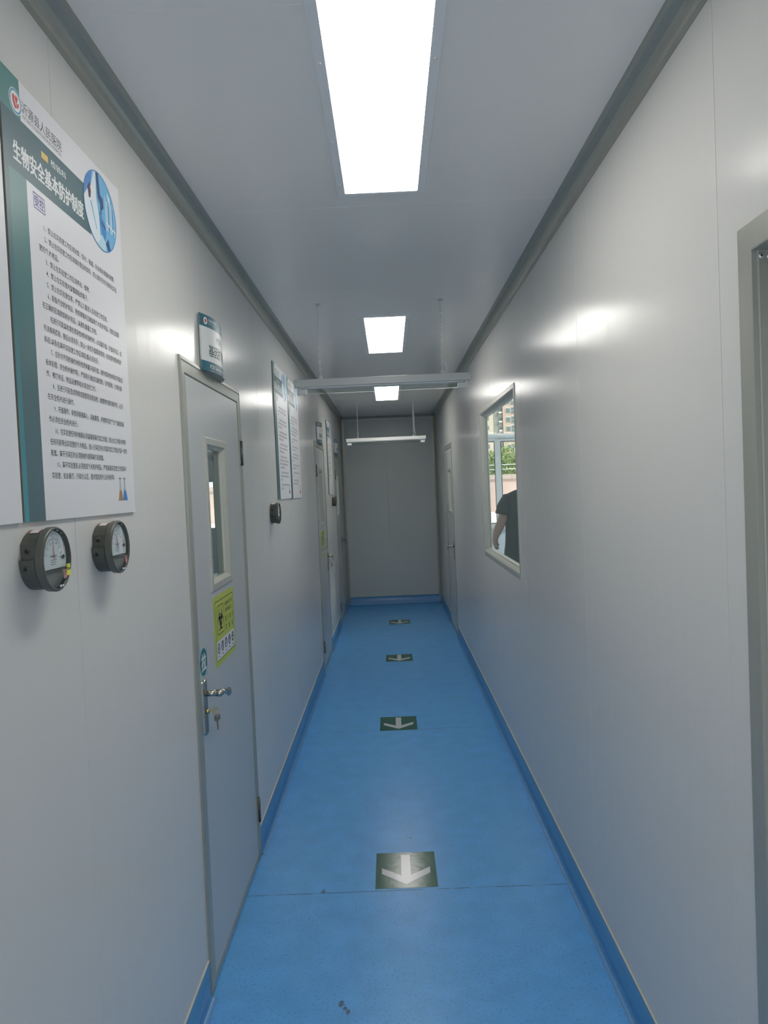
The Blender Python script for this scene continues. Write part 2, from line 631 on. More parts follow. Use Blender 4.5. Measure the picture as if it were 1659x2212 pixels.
# ------------------------------------------------------------------ the setting
XL, XR, H, YE = -0.666, 0.688, 2.681, 10.518
YF = -1.55
WT = 0.05
SEAMS_L = [0.42, 1.557, 2.71, 3.862, 4.96, 6.10, 7.25, 8.40, 9.55]
SEAMS_R = [0.38, 1.527, 2.655, 3.797, 4.95, 6.04, 7.24, 8.385, 9.53]
DOORS_L = [(2.405, 3.362), (6.695, 7.652), (9.01, 9.93)]
DOORS_R = [(0.481, 1.438), (8.025, 8.965)]
DOOR_H = 2.127
WIN = (3.968, 1.142, 5.468, 2.196)


def slab(name, us, vs, keep, groove, T, m, gd=0.003, thick=WT, parent=None):
    """panel wall: cells in (u, v) kept by keep(u, v); fine v-grooves at the seam values in us"""
    g = 0.0015
    U = sorted(set([round(x, 5) for x in us] + [round(s + e, 5) for s in groove for e in (-g, 0, g)]))
    V = sorted(set(vs))
    gset = set(round(s, 5) for s in groove)
    v, idx, f = [], {}, []

    def vert(i, j, side):
        k = (i, j, side)
        if k not in idx:
            idx[k] = len(v)
            d = -thick if side else (-gd if U[i] in gset else 0.0)
            v.append((d, U[i], V[j]))
        return idx[k]
    K = {}
    for i in range(len(U) - 1):
        for j in range(len(V) - 1):
            K[i, j] = keep((U[i] + U[i + 1]) / 2, (V[j] + V[j + 1]) / 2)
    for (i, j), k in K.items():
        if not k:
            continue
        a = [(i, j), (i + 1, j), (i + 1, j + 1), (i, j + 1)]
        f.append(tuple(vert(*q, 0) for q in a))
        f.append(tuple(vert(*q, 1) for q in reversed(a)))
        for (di, dj), (p, q) in (((0, -1), (0, 1)), ((1, 0), (1, 2)), ((0, 1), (2, 3)), ((-1, 0), (3, 0))):
            if not K.get((i + di, j + dj), False):
                f.append((vert(*a[q], 0), vert(*a[p], 0), vert(*a[p], 1), vert(*a[q], 1)))
    mb = MB()
    mb.add(v, f, 0, False, T)
    o = mb.build(name, m, parent, recalc=True)
    tag(o, kind='structure')
    return o


def holes_keep(rects):
    return lambda u, v: not any(a < u < c and b < v < d for a, b, c, d in rects)


fr = 0.03
hl = [(a + fr, -1, b - fr, DOOR_H - fr) for a, b in DOORS_L]
hr = [(a + fr, -1, b - fr, DOOR_H - fr) for a, b in DOORS_R] + [(WIN[0] + 0.02, WIN[1] + 0.02, WIN[2] - 0.02, WIN[3] - 0.02)]
Y_ROOM = 12.0
wl = slab('wall_left', [YF, YE + 0.06] + [q for h in hl for q in (h[0], h[2])], [0, H] + [q for h in hl for q in (h[3],)], holes_keep(hl), SEAMS_L,
          lambda d, u, v: (XL + d, u, v), M_WALL)
tag(wl, 'pale grey steel panel wall holding the notice boards and three doors', 'wall')
wr = slab('wall_right', [YF, Y_ROOM] + [q for h in hr for q in (h[0], h[2])], [0, 3.4] + [q for h in hr for q in (h[1], h[3]) if q > 0], holes_keep(hr), SEAMS_R,
          lambda d, u, v: (XR - d, u, v), M_WALL)
tag(wr, 'pale grey steel panel wall with the observation window', 'wall')
we = slab('wall_back', [XL, XR], [0, H], lambda u, v: True, [-0.02], lambda d, u, v: (u, YE - d, v), M_END)
tag(we, 'dim grey end wall closing the corridor', 'wall')
wf = slab('wall_front', [XL - WT, XR + WT, -0.46, 0.46], [0, H, 2.15], lambda u, v: not (-0.46 < u < 0.46 and v < 2.15), [],
          lambda d, u, v: (u, YF + d, v), M_WALL)
tag(wf, 'corridor wall with an open doorway behind the viewpoint', 'wall')
ce = slab('ceiling', [YF - WT, YE + WT], [XL - WT, XR + WT], lambda u, v: True, [0.43, 1.578, 2.70, 3.845, 5.0, 6.15, 7.3, 8.45, 9.6],
          lambda d, u, v: (v, u, H - d), M_CEIL, thick=0.05)
tag(ce, 'grey steel panel ceiling over the corridor', 'ceiling')
fl = MB().box((XL - WT, YF - WT, -0.05), (XR + WT, YE + WT, 0.0)).build('floor', M_FLOOR)
tag(fl, 'speckled blue vinyl corridor floor', 'floor', kind='structure')


def sweep_y(mb, prof, y0, y1, mi=0, smooth=True, T=None):
    """profile [(x, z)] extruded along y"""
    n = len(prof)
    v = [(x, y0, z) for x, z in prof] + [(x, y1, z) for x, z in prof]
    f = [(i, i + 1, n + i + 1, n + i) for i in range(n - 1)]
    mb.add(v, f, mi, smooth, T)


# rounded ceiling coves
CV = 0.0475


def cove_prof(r=CV, n=7, fl_=0.006):
    p = [(0.0, -r - fl_), (0.0018, -r - fl_), (0.0018, -r)]
    for i in range(n + 1):
        a = PI + (-PI / 2) * i / n
        p.append((r + 0.0018 + (r) * math.cos(a), -r + (r - 0.0018) * math.sin(a) * 1.0))
    p += [(r + fl_, -0.0018), (r + fl_, 0.0)]
    return p


cp = cove_prof()
mb = MB()
sweep_y(mb, [(XL + x, H + z) for x, z in cp], YF, YE, smooth=False)
tag(mb.build('trim_1', M_ALU), 'rounded aluminium cove between ceiling and the wall of notice boards', 'trim', kind='structure')
mb = MB()
sweep_y(mb, [(XR - x, H + z) for x, z in cp], YF, YE, smooth=False)
tag(mb.build('trim_2', M_ALU), 'rounded aluminium cove between ceiling and the window wall', 'trim', kind='structure')
mb = MB()
sweep_y(mb, [(YE - x, H + z) for x, z in cp], XL + 0.02, XR - 0.02, smooth=False, T=lambda x, y, z: (y, x, z))
tag(mb.build('trim_3', M_ALU), 'rounded aluminium cove along the top of the end wall', 'trim', kind='structure')
for k, (xs, s) in enumerate(((XL, 1), (XR, -1))):
    mb = MB()
    sweep_y(mb, [(x, z) for x, z in cp], 0.02, H - 0.03, smooth=False, T=lambda x, y, z: (xs + s * x, YE + z, y))
    tag(mb.build('trim_%d' % (4 + k), M_ALU), 'upright aluminium cove in the %s corner of the end wall' % ('left', 'right')[k], 'trim', kind='structure')

# coved vinyl skirting
HB = 0.1245


def skirt_prof(r=0.018, n=6):
    p = [(0.0, HB), (0.003, HB), (0.003, r)]
    for i in range(1, n + 1):
        a = PI / 2 * i / n
        p.append((0.003 + r - r * math.cos(a), r - r * math.sin(a) + 0.0008))
    p.append((0.003 + r + 0.004, 0.0))
    return p


def skirting(name, label, segs, place):
    mb = MB()
    for a, b in segs:
        sweep_y(mb, skirt_prof(), a, b, 0, True, place)
        pr = skirt_prof()
        for yy in (a, b):
            mb.add([(x, yy, z) for x, z in pr] + [(0, yy, 0)], [tuple(range(len(pr) + 1))], 0, False, place)
        mb.box((0.0, a, HB), (0.0042, b, HB + 0.004), 1, place)
    o = mb.build(name, [M_BASE, M_BASE_EDGE], recalc=False)
    tag(o, label, 'baseboard', kind='structure')


skirting('baseboard_left', 'blue coved vinyl skirting under the notice boards', [(YF, 2.400), (3.366, 6.690), (7.656, 9.005), (9.935, YE)], lambda x, y, z: (XL + x, y, z))
skirting('baseboard_right', 'blue coved vinyl skirting under the observation window', [(YF, 0.476), (1.443, 8.02), (8.97, YE)], lambda x, y, z: (XR - x, y, z))
skirting('baseboard_back', 'blue coved vinyl skirting of the end wall', [(XL, XR)], lambda x, y, z: (y, YE - x, z))


# ------------------------------------------------------------------ doors
def make_door(name, label, loc, rz, W, handle_at, window, hinges=True, handle=True, recess=0.0, key_cyl=True):
    """local frame: x out of the wall, y along it, z up; handle_at 'low' or 'high' y; window (y0, z0, y1, z1)"""
    D = thing(name, label, 'door', loc, rz, kind='structure')
    Ht = DOOR_H
    mb = MB()
    if recess:
        mb.ring(0, 0, W, Ht, [(0.0, -0.002), (0.0, 0.003), (0.001, 0.004), (0.050, 0.0045), (0.053, 0.0035), (0.053, -0.045 - recess), (0.03, -0.05 - recess)], 0, three=True)
    else:
        mb.ring(0, 0, W, Ht, [(0.0, -0.002), (0.0, 0.006), (0.011, 0.0075), (0.0125, 0.0045), (0.016, 0.0045), (0.018, 0.006), (0.050, 0.006), (0.053, 0.004), (0.053, -0.045), (0.03, -0.05)], 0, three=True)
    for u in (0.0, W):
        s = 1 if u == 0 else -1
        mb.box((0.0, u, 0.0), (0.006, u + s * 0.053, 0.004), 0)
    mb.build('frame', M_ALU, D)
    gap = 0.0025
    y0, y1, z1 = 0.053 + gap, W - 0.053 - gap, Ht - 0.053 - gap
    z0 = 0.008
    f0, f1 = -0.040 - recess, 0.003 - recess
    if window:
        a, b, c, d = window
        us, vs = [y0, y1, a + 0.03, c - 0.03], [z0, z1, b + 0.03, d - 0.03]
        leaf = slab('leaf', us, vs, holes_keep([(a + 0.03, b + 0.03, c - 0.03, d - 0.03)]), [], lambda dd, u, v: (f1 + dd, u, v), M_DOOR, thick=f1 - f0, parent=D)
        del leaf['kind']
        mb = MB()
        pr = [(0.0, f1), (0.0, f1 + 0.004), (0.004, f1 + 0.0055), (0.026, f1 + 0.0055), (0.032, f1 + 0.001), (0.040, f1 - 0.012), (0.041, f1 - 0.020)]
        mb.ring(a, b, c, d, pr, 0)
        mb.ring(a, b, c, d, [(0.041, f1 - 0.020), (0.041, f0 - 0.004), (0.0, f0 - 0.006), (0.0, f0)], 0)
        mb.build('window_bezel', M_ALU_LIGHT, leaf, bevel=0.0008)
        MB().box((f1 - 0.023, a + 0.035, b + 0.035), (f1 - 0.019, c - 0.035, d - 0.035)).build('window_pane', M_GLASS_G, leaf)
    else:
        leaf = MB().box((f0, y0, z0), (f1, y1, z1)).build('leaf', M_DOOR, D, bevel=0.001)
    mb = MB()
    e = 0.010
    hi = handle_at == 'high'
    # aluminium channel round the leaf edges
    for A, B in (((f1, y0, z0), (f1 + 0.0015, y0 + e * (0.45 if hi else 1), z1)), ((f1, y1 - e * (1 if hi else 0.45), z0), (f1 + 0.0015, y1, z1)),
                 ((f1, y0 + e, z0), (f1 + 0.0015, y1 - e, z0 + 0.030))):
        mb.box(A, B)
    mb.build('edge_strip', M_ALU, leaf)
    if hinges:
        uh = 0.044 if hi else W - 0.044
        for zh in (0.23, 1.848):
            m2 = MB()
            m2.box((0.004, uh - 0.014, zh - 0.052), (0.0090, uh + 0.017, zh + 0.052), 1)
            m2.tube([(0.0125, uh, zh - 0.055), (0.0125, uh, zh + 0.055)], 0.0065, 10, 0)
            for q in (-0.034, 0.0, 0.034):
                m2.tube([(0.0185, uh - 0.002, zh + q - 0.005), (0.0185, uh - 0.002, zh + q + 0.005)], 0.0022, 8, 2)
            m2.build('hinge', [M_HINGE, M_ALU, M_STEEL], D)
    if handle:
        uc = (y1 - 0.037) if hi else (y0 + 0.043)
        s = -1 if hi else 1
        zc, f = 0.945, f1
        pl = MB()
        # long plate with a rounded back
        for i in range(8):
            t0, t1 = PI * i / 8, PI * (i + 1) / 8
            w = 0.026
            A = [(f + 0.010 * math.sin(t) ** 0.7 if 0 < t < PI else f, uc - w * math.cos(t)) for t in (t0, t1)]
            h = 0.084
            v = [(A[0][0], A[0][1], zc - h), (A[1][0], A[1][1], zc - h), (A[1][0], A[1][1], zc + h), (A[0][0], A[0][1], zc + h)]
            pl.add(v, [(0, 1, 2, 3)], 0, True)
        for zz, dr in ((zc + 0.084, 1), (zc - 0.084, -1)):
            n, k = 8, 5
            v, ff = [], []
            for j in range(k + 1):
                b_ = PI / 2 * j / k
                for i in range(n + 1):
                    t = PI * i / n
                    v.append((f + (0.010 * math.sin(t) ** 0.7 if 0 < i < n else 0) * math.cos(b_) ** 0.6, uc - 0.026 * math.cos(t) * math.cos(b_) if 0 < i < n or True else uc, zz + dr * 0.012 * math.sin(b_)))
            for j in range(k):
                for i in range(n):
                    q = (j * (n + 1) + i, j * (n + 1) + i + 1, (j + 1) * (n + 1) + i + 1, (j + 1) * (n + 1) + i)
                    ff.append(q if dr > 0 else tuple(reversed(q)))
            pl.add(v, ff, 0, True)
        pl.build('handle_plate', M_STEEL, leaf)
        lv = MB()
        zl = 0.992
        lv.tube([(f + 0.004, uc, zl), (f + 0.046, uc, zl)], 0.0105, 14)
        lv.tube([(f + 0.044, uc, zl), (f + 0.046, uc, zl), (f + 0.060, uc, zl), (f + 0.062, uc + s * 0.002, zl)], [0.010, 0.0125, 0.0125, 0.009], 14)
        path = [(f + 0.054, uc - s * 0.004, zl), (f + 0.060, uc + s * 0.016, zl), (f + 0.062, uc + s * 0.033, zl - 0.002), (f + 0.062, uc + s * 0.053, zl - 0.007),
                (f + 0.063, uc + s * 0.074, zl - 0.014), (f + 0.066, uc + s * 0.093, zl - 0.021), (f + 0.068, uc + s * 0.104, zl - 0.024)]
        lv.tube(path, [0.011, 0.0105, 0.0085, 0.0085, 0.010, 0.0115, 0.009], 14, squash=[(1, 1), (1, 1), (0.9, 0.75), (0.7, 1), (0.6, 1.25), (0.6, 1.35), (0.5, 1.2)])
        lv.build('lever_handle', M_STEEL, leaf)
        if key_cyl:
            kc = MB()
            kc.tube([(f + 0.004, uc, 0.930), (f + 0.017, uc, 0.930)], 0.0085, 16)
            kc.build('lock_cylinder', M_BRASS, leaf)
    return D


W1 = DOORS_L[0][1] - DOORS_L[0][0]
WINH = (1.313, 1.880)
d1 = make_door('door_1', 'nearest grey door on the notice board wall, with yellow hazard sticker and keys', (XL, DOORS_L[0][0], 0), 0, W1, 'low', (0.275, WINH[0], 0.62, WINH[1]))
d2 = make_door('door_2', 'middle grey door on the notice board wall, beyond the pair of boards', (XL, DOORS_L[1][0], 0), 0, W1, 'high', (0.30, WINH[0], 0.66, WINH[1]))
d3 = make_door('door_3', 'farthest grey door on the notice board wall, next to the end wall', (XL, DOORS_L[2][0], 0), 0, DOORS_L[2][1] - DOORS_L[2][0], 'high', (0.30, WINH[0], 0.66, WINH[1]))
d4 = make_door('door_4', 'grey metal doorway at the right edge of the view, two screws in its jamb', (XR, DOORS_R[0][1], 0), PI, W1, 'high', None, hinges=False, handle=False, recess=0.095)
MB().box((-0.009, 0.053, 0.0), (-0.006, 0.0555, DOOR_H - 0.053)).build('gasket', M_ALU_LIGHT, d4)
for dx, dz in ((-0.0135, 2.0635), (-0.0285, 2.0620)):
    mb = MB()
    mb.lathe([(0.0055, 0.0530), (0.0055, 0.0545), (0.0040, 0.0560), (0.0, 0.0564)], 20, 0, axis='y', T=lambda x, y, z: (x + dx, y, z + dz))
    for k in (0.2, PI / 2 + 0.2):
        c, q = math.cos(k), math.sin(k)
        h, w = 0.0030, 0.0007
        mb.add([(dx + h * c - w * q, 0.0566, dz + h * q + w * c), (dx - h * c - w * q, 0.0566, dz - h * q + w * c), (dx - h * c + w * q, 0.0566, dz - h * q - w * c), (dx + h * c + w * q, 0.0566, dz + h * q - w * c)], [(0, 1, 2, 3)], 1)
    mb.build('screw', [M_SCREW, M_BLACK], d4, recalc=True)
d5 = make_door('door_5', 'grey door on the window wall near the end of the corridor', (XR, DOORS_R[1][1], 0), PI, DOORS_R[1][1] - DOORS_R[1][0], 'high', (0.35, 1.345, 0.81, 1.86), hinges=False)

# ------------------------------------------------------------------ observation window in the right wall
w1 = thing('window_1', 'observation window in aluminium frame, showing a person in the next room', 'window', (XR, WIN[2], WIN[1]), PI, kind='structure')
ww, wh = WIN[2] - WIN[0], WIN[3] - WIN[1]
mb = MB()
mb.ring(0, 0, ww, wh, [(0.0, -0.002), (0.0, 0.003), (0.004, 0.0045), (0.024, 0.005), (0.030, 0.003), (0.042, -0.010), (0.044, -0.015), (0.050, -0.017), (0.054, -0.021), (0.054, -0.044), (0.02, -0.05)], 0)
mb.build('window_frame', M_ALU_LIGHT, w1, bevel=0.001)
MB().box((-0.030, 0.050, 0.050), (-0.024, ww - 0.050, wh - 0.050)).build('window_pane', M_GLASS, w1)

# ------------------------------------------------------------------ ceiling lights
LAMP_X = 0.0155


def make_lamp(label, y0, emit0, emit1):
    L = thing('ceiling_light', label, 'ceiling light', (LAMP_X, (emit0 + emit1) / 2, H), 0, 'recessed panel lights along the corridor ceiling')
    hl_, hw = (emit1 - emit0) / 2, 0.1235
    fl_, fw = hl_ + 0.024, 0.1505
    T = lambda d, u, v: (v, u, -d)
    mb = MB()
    mb.ring(-fl_, -fw, fl_, fw, [(0.0, 0.0), (0.0, 0.003), (0.003, 0.0055), (0.022, 0.0055), (0.024, 0.0025)], 0, T=T)
    # wider cheeks along the long sides
    for s in (-1, 1):
        mb.box((-fl_ + 0.02, s * (hw + 0.0005), -0.0054) if False else (s * hw, -fl_ + 0.02, -0.0052), (s * (fw - 0.020), fl_ - 0.02, -0.0015), 0)
    mb.build('lamp_frame', M_LAMP_FRAME, L, recalc=True)
    MB().box((-hw, -hl_, -0.0040), (hw, hl_, -0.0012)).build('diffuser', M_LAMP, L)
    for yy in (-fl_ + 0.10, -fl_ * 0.33, fl_ * 0.33, fl_ - 0.10):
        for s in (-1, 1):
            MB().lathe([(0.0042, 0.0050), (0.0036, 0.0068), (0.0, 0.0072)], 10, T=lambda x, y, z: (y + s * (fw - 0.013), z + yy, -x)).build('screw', M_SCREW, L)
    return L


make_lamp('long lit panel light nearest the camera, cut by the top of the view', 0, 1.405, 2.568)
make_lamp('lit panel light between the hanging chains of the nearer tube fixture', 0, 4.432, 5.590)
make_lamp('lit panel light farthest down the corridor, partly behind the tube fixture', 0, 7.462, 8.622)


# ------------------------------------------------------------------ hanging ultraviolet tube fixtures
def make_fixture(label, y, ztop, body_m):
    F = thing('hanging_tube_light', label, 'hanging light', (-0.016, y, ztop), 0, 'tube fixtures hung on chains')
    hl_ = 0.478
    mb = MB()
    mb.box((-hl_, -0.030, -0.040), (hl_, 0.030, 0.0))
    mb.build('housing', body_m, F, bevel=0.002)
    MB().box((-hl_ + 0.03, -0.020, -0.047), (hl_ - 0.03, 0.020, -0.040)).build('reflector_strip', M_FIX_WHITE, F, bevel=0.002)
    for s in (-1, 1):
        h = MB()
        h.box((s * (hl_ - 0.014), -0.019, -0.040), (s * (hl_ - 0.026), 0.019, -0.080))
        h.box((s * (hl_ - 0.022), -0.016, -0.050), (s * (hl_ - 0.066), 0.016, -0.079))
        h.build('lamp_holder', M_FIX_WHITE, F, bevel=0.002)
    t = MB()
    t.tube([(-hl_ + 0.06, 0, -0.0645), (hl_ - 0.06, 0, -0.0645)], 0.0125, 20)
    t.build('glass_tube', M_GLASS, F)
    for s in (-1, 1):
        x = s * 0.333
        top = H - ztop
        c = MB()
        z, k = 0.006, 0
        while z < top - 0.012:
            c.torus((x, 0, z + 0.012), 0.0065, 0.0013, 'x' if k % 2 else 'y', 14, 6, stretch=(0.75, 1.75))
            z += 0.0195
            k += 1
        c.build('chain', M_CHAIN, F)
        b = MB()
        b.box((x - 0.022, -0.012, top - 0.003), (x + 0.022, 0.012, top))
        b.build('ceiling_plate', M_CHAIN, F)
        MB().torus((x, 0, top - 0.010), 0.008, 0.0016, 'y', 14, 6).build('ceiling_hook', M_CHAIN, F)
        MB().torus((x, 0, 0.008), 0.009, 0.0018, 'y', 14, 6).build('housing_hook', M_CHAIN, F)
    p = [(0.345 + 0.004 * math.sin(i * 1.1), 0.004 * math.cos(i * 1.7), i / 14 * (H - ztop)) for i in range(15)]
    p[0] = (0.352, 0, 0.0)
    p[1] = (0.358, 0.002, 0.03)
    MB().tube(p, 0.0022, 6).build('power_cord', M_FIX_WHITE, F)
    return F


make_fixture('nearer grey tube fixture hung on chains across the corridor', 4.06, 2.270, M_FIX)
make_fixture('farther pale tube fixture hung on chains before the end wall', 8.90, 2.268, M_FIX_WHITE)

# ------------------------------------------------------------------ notice boards
RULES = [
    (1, '1、禁止在实验室工作区域进食、饮水、吸烟、化妆和处理隐形眼镜。'),
    (1, '2、禁止在实验室工作区域储存食品和饮料，禁止储存任何可能带出实验'),
    (0, '室的个人物品。'),
    (1, '3、禁止在实验室工作区域养动、植物。'),
    (1, '4、禁止在实验室内穿露脚趾的鞋子。'),
    (1, '5、禁止在实验室会客，严禁让儿童进入实验室工作区域。'),
    (1, '6、配备齐全防护用品，熟练掌握并正确穿脱个人防护用品，特别注意要'),
    (0, '在正确的区域脱卸防护用品，以避免暴露之风险。'),
    (1, '在进行可能具有潜在感染性材料的操作时，必须戴手套，手套用完后，应'),
    (0, '先消毒再摘除，随后必须洗手；禁止一次性手套重复使用；在处理完感染性材'),
    (0, '料后,以及在离开实验室工作区域前,都必须洗手。'),
    (1, '7、应针对不同的操作材料性质来戴多副手套，操作感染性材料的手套(如'),
    (0, '标本处理、安全柜内操作等)，严禁用于诸如仪器控制、试剂配制、计算机操'),
    (0, '作、接打电话、物品运接等相对清洁的工作。'),
    (1, '8、当进行可能造成眼睛或面部受到溅溢物、碰撞物伤害的操作时，必须'),
    (0, '在安全柜内进行操作。'),
    (1, '9、开盖操作、非密闭容器离心、涡旋震荡、移液等可能产生气溶胶的操'),
    (0, '作必须在安全柜内进行。'),
    (1, '10、在实验室任何时候都必须穿着隔离衣或工作服，禁止在工作服中携带'),
    (0, '任何可能带出实验室的个人物品。进入污染区时必须穿双层工作服,并穿一次性'),
    (0, '鞋套。离开污染区时必须脱掉外层隔离衣及鞋套。'),
    (1, '11、离开实验室前,必须脱卸个人防护用品。严禁穿着实验室工作服离开'),
    (0, '实验室，如去餐厅、行政办公区、图书馆及院外公共场所等。'),
]
E_ = 0.00016


def scribble(mb, u, v, w, h, d, mi=0, rnd=random):
    """one illegible printed character made of small strokes"""
    for k in range(rnd.choice((2, 3, 3))):
        vv = v + h * (0.1 + 0.38 * k)
        a = u + w * rnd.uniform(0.0, 0.2)
        mb.rect(a, vv, u + w * rnd.uniform(0.72, 0.95), vv + h * 0.15, d, mi)
    uu = u + w * rnd.uniform(0.25, 0.6)
    mb.rect(uu, v + h * 0.05, uu + w * 0.14, v + h * 0.95, d, mi)


def make_board(label, y, zb, W, Hh, rows=None, title=None, layout=None, full=True, seed=1):
    rnd = random.Random(seed)
    B = thing('notice_board', label, 'notice board', (XL, y, zb), 0, 'printed notice boards on the wall')
    t = 0.006
    mb = MB()
    mb.box((0.0008, 0, 0), (t, W, Hh), 1)
    mb.rect(0, 0, W, Hh, t + 0.00005, 0)
    mb.build('board', [M_BOARD, M_BOARD_EDGE], B)
    if not full:
        return B
    sw = 0.082 * W / 0.585
    mb = MB()
    mb.rect(0, 0, sw, 0.655, t + E_, 0)
    mb.rect(0, 0, 0.0165, 0.655, t + E_ * 1.4, 1)
    mb.rect(0, 0.655, sw - 0.009, Hh, t + E_, 2)
    mb.build('side_band', [M_BAND_WIDE, M_BAND_SLIM, M_TEAL_GREEN], B)
    tb = MB()
    tb.rect(0, 0.645, W * 0.665, 0.750, t + E_ * 2, 0)
    tb.build('title_band', M_TEAL_DARK, B)
    tx = MB()
    d = t + E_ * 3
    if title:
        tx.text(title, 0.036, 0.668, d, 0.040, width=0.312, mi=1, bold=0.022)
        MB().text('检验科', 0.192, 0.719, d, 0.0155, width=0.072, bold=0.008).build('department_text', M_WHITE, B)
    else:
        n = layout['title']
        for i in range(n):
            for q in range(2):
                scribble(tx, 0.028 + i * 0.33 / n, 0.664, 0.28 / n, 0.042, d + q * 1e-5, 1, rnd)
        dt = MB()
        for i in range(3):
            scribble(dt, 0.185 + i * 0.024, 0.719, 0.019, 0.014, d, 0, rnd)
        dt.build('department_text', M_WHITE, B)
    MB().rect(0.151, 0.717, 0.180, 0.730, d).build('amber_mark', M_YELLOW_MARK, B)
    tx.build('title_text', [M_INK, M_WHITE, M_YELLOW_MARK, M_GREY_INK], B)
    tx = MB()
    d2 = t + E_ * 1.5
    if title:
        tx.text('沂源县人民医院', 0.079, 0.771, d2, 0.024, width=0.170, mi=3, bold=0.006)
        tx.text("YIYUAN COUNTY PEOPLE'S HOSPITAL", 0.080, 0.759, d2, 0.0095, width=0.168, mi=3)
    else:
        for i in range(7):
            scribble(tx, 0.079 + i * 0.0245, 0.772, 0.021, 0.022, d2, 3, rnd)
        for i in range(22):
            tx.rect(0.080 + i * 0.0077, 0.759, 0.080 + i * 0.0077 + 0.005, 0.765, d2, 3)
    tx.build('hospital_name', [M_INK, M_WHITE, M_YELLOW_MARK, M_GREY_INK], B)
    tx = MB()
    if title:
        z = 0.576
        for ind, s in RULES:
            left = 0.119 if not ind else 0.144
            if s.startswith('在进行'):
                left = 0.150
            n = sum(0.55 if ord(c) < 128 else 1.0 for c in s)
            tx.text(s, left, z - 0.0045, d2, 0.0138, width=n * 0.01225, mi=0, bold=0.006, res=1)
            z -= 0.02225
        tx.build('printed_text', [M_INK, M_WHITE, M_YELLOW_MARK, M_GREY_INK], B)
    else:
        z = 0.560
        for blk in layout['blocks']:
            for j, n in enumerate(blk):
                u = 0.130 + (0.03 if j == 0 else 0)
                for i in range(n):
                    scribble(tx, u + i * 0.0131, z, 0.0115, 0.0125, d2, 0, rnd)
                z -= 0.0225
            z -= layout.get('gap', 0.022)
        tx.build('printed_text', [M_GREY_INK, M_WHITE, M_YELLOW_MARK, M_GREY_INK], B)
    # controlled-document stamp
    st = MB()
    su, sv = 0.106, 0.603
    for q, (a, b) in enumerate((((0, 0), (0.048, 0.0022)), ((0, 0.0288), (0.048, 0.031)), ((0, 0.0022), (0.002, 0.0288)), ((0.046, 0.0022), (0.048, 0.0288)))):
        st.rect(su + a[0], sv + a[1], su + b[0], sv + b[1], d2, 0)
    if title:
        st.text('受控', su + 0.024, sv + 0.007, d2, 0.023, width=0.040, bold=0.01, align='c')
    else:
        for i in range(2):
            scribble(st, su + 0.006 + i * 0.02, sv + 0.005, 0.017, 0.02, d2, 0, rnd)
    st.build('stamp_mark', M_PURPLE, B)
    # round emblem
    lg = MB()
    cu, cv, r = 0.056, 0.777, 0.0235
    lg.flat(circle(cu, cv, r, 28), d2, 0)
    band(lg, circle(cu, cv, r * 0.94, 28), circle(cu, cv, r * 0.78, 28), d2 + E_, 1)
    lg.flat([(cu - 0.011, cv - 0.004), (cu - 0.004, cv - 0.014), (cu + 0.011, cv - 0.008), (cu + 0.013, cv + 0.001), (cu + 0.004, cv - 0.003), (cu + 0.010, cv + 0.009),
             (cu + 0.001, cv + 0.013), (cu + 0.000, cv + 0.006), (cu - 0.006, cv + 0.012), (cu - 0.012, cv + 0.007)], d2 + E_, 2)
    lg.flat([(cu - 0.006, cv + 0.003), (cu + 0.002, cv - 0.009), (cu + 0.004, cv - 0.008), (cu - 0.004, cv + 0.004)], d2 + 2 * E_, 0)
    lg.build('emblem', [M_WHITE, M_LOGO_BLUE, M_RED], B)
    # round laboratory picture: coat, microscope and glassware as plain patches
    pc = MB()
    cu, cv, ru, rv = 0.452, 0.720, 0.099, 0.091
    dp = t + E_ * 4

    def clip(pts):
        o = []
        for u, v in pts:
            k = math.hypot(u, v)
            if k > 0.985:
                u, v = u / k * 0.985, v / k * 0.985
            o.append((cu + u * ru, cv + v * rv))
        return o
    pc.flat(circle(cu, cv, ru, 48, rv), dp, 5)
    pc.flat(circle(cu, cv, ru, 30, rv, 2.05, 3.5) + [(cu - 0.06, cv)], dp + E_ * 0.5, 1)
    pc.flat(clip([(-0.98, 0.05), (-0.8, 0.25), (-0.55, 0.45), (-0.35, 0.95), (-0.2, 0.97), (-0.25, 0.3), (-0.12, -0.2), (-0.1, -0.75), (-0.35, -0.92), (-0.7, -0.7), (-0.93, -0.3)]), dp + E_ * 0.7, 4)
    pc.flat(clip([(-0.75, 0.35), (-0.62, 0.52), (-0.55, 0.30), (-0.60, 0.12), (-0.7, 0.1)]), dp + E_ * 0.9, 3)
    pc.flat(clip([(-0.62, 0.05), (-0.55, 0.08), (-0.28, -0.55), (-0.32, -0.57)]), dp + E_ * 0.9, 5)
    pc.flat(clip([(-0.22, 0.95), (-0.05, 0.98), (0.02, 0.45), (0.18, 0.40), (0.20, 0.18), (0.05, 0.05), (0.05, -0.05), (-0.02, -0.05), (-0.02, 0.2), (-0.15, 0.3)]), dp + E_ * 0.9, 2)
    pc.flat(clip([(-0.1, -0.02), (0.02, -0.02), (0.06, -0.15), (0.22, -0.2), (0.3, -0.45), (0.2, -0.7), (0.05, -0.6), (-0.05, -0.45), (-0.1, -0.3)]), dp + E_ * 0.9, 1)
    pc.flat(clip([(0.02, -0.22), (0.25, -0.32), (0.26, -0.4), (0.03, -0.3)]), dp + E_ * 1.1, 2)
    pc.flat(clip([(0.22, -0.75), (0.42, -0.55), (0.52, -0.86), (0.4, -0.93)]), dp + E_ * 0.9, 2)
    pc.flat(clip([(-0.6, -0.75), (0.2, -0.55), (0.24, -0.95), (0.0, -0.985), (-0.4, -0.9)]), dp + E_ * 0.6, 0)
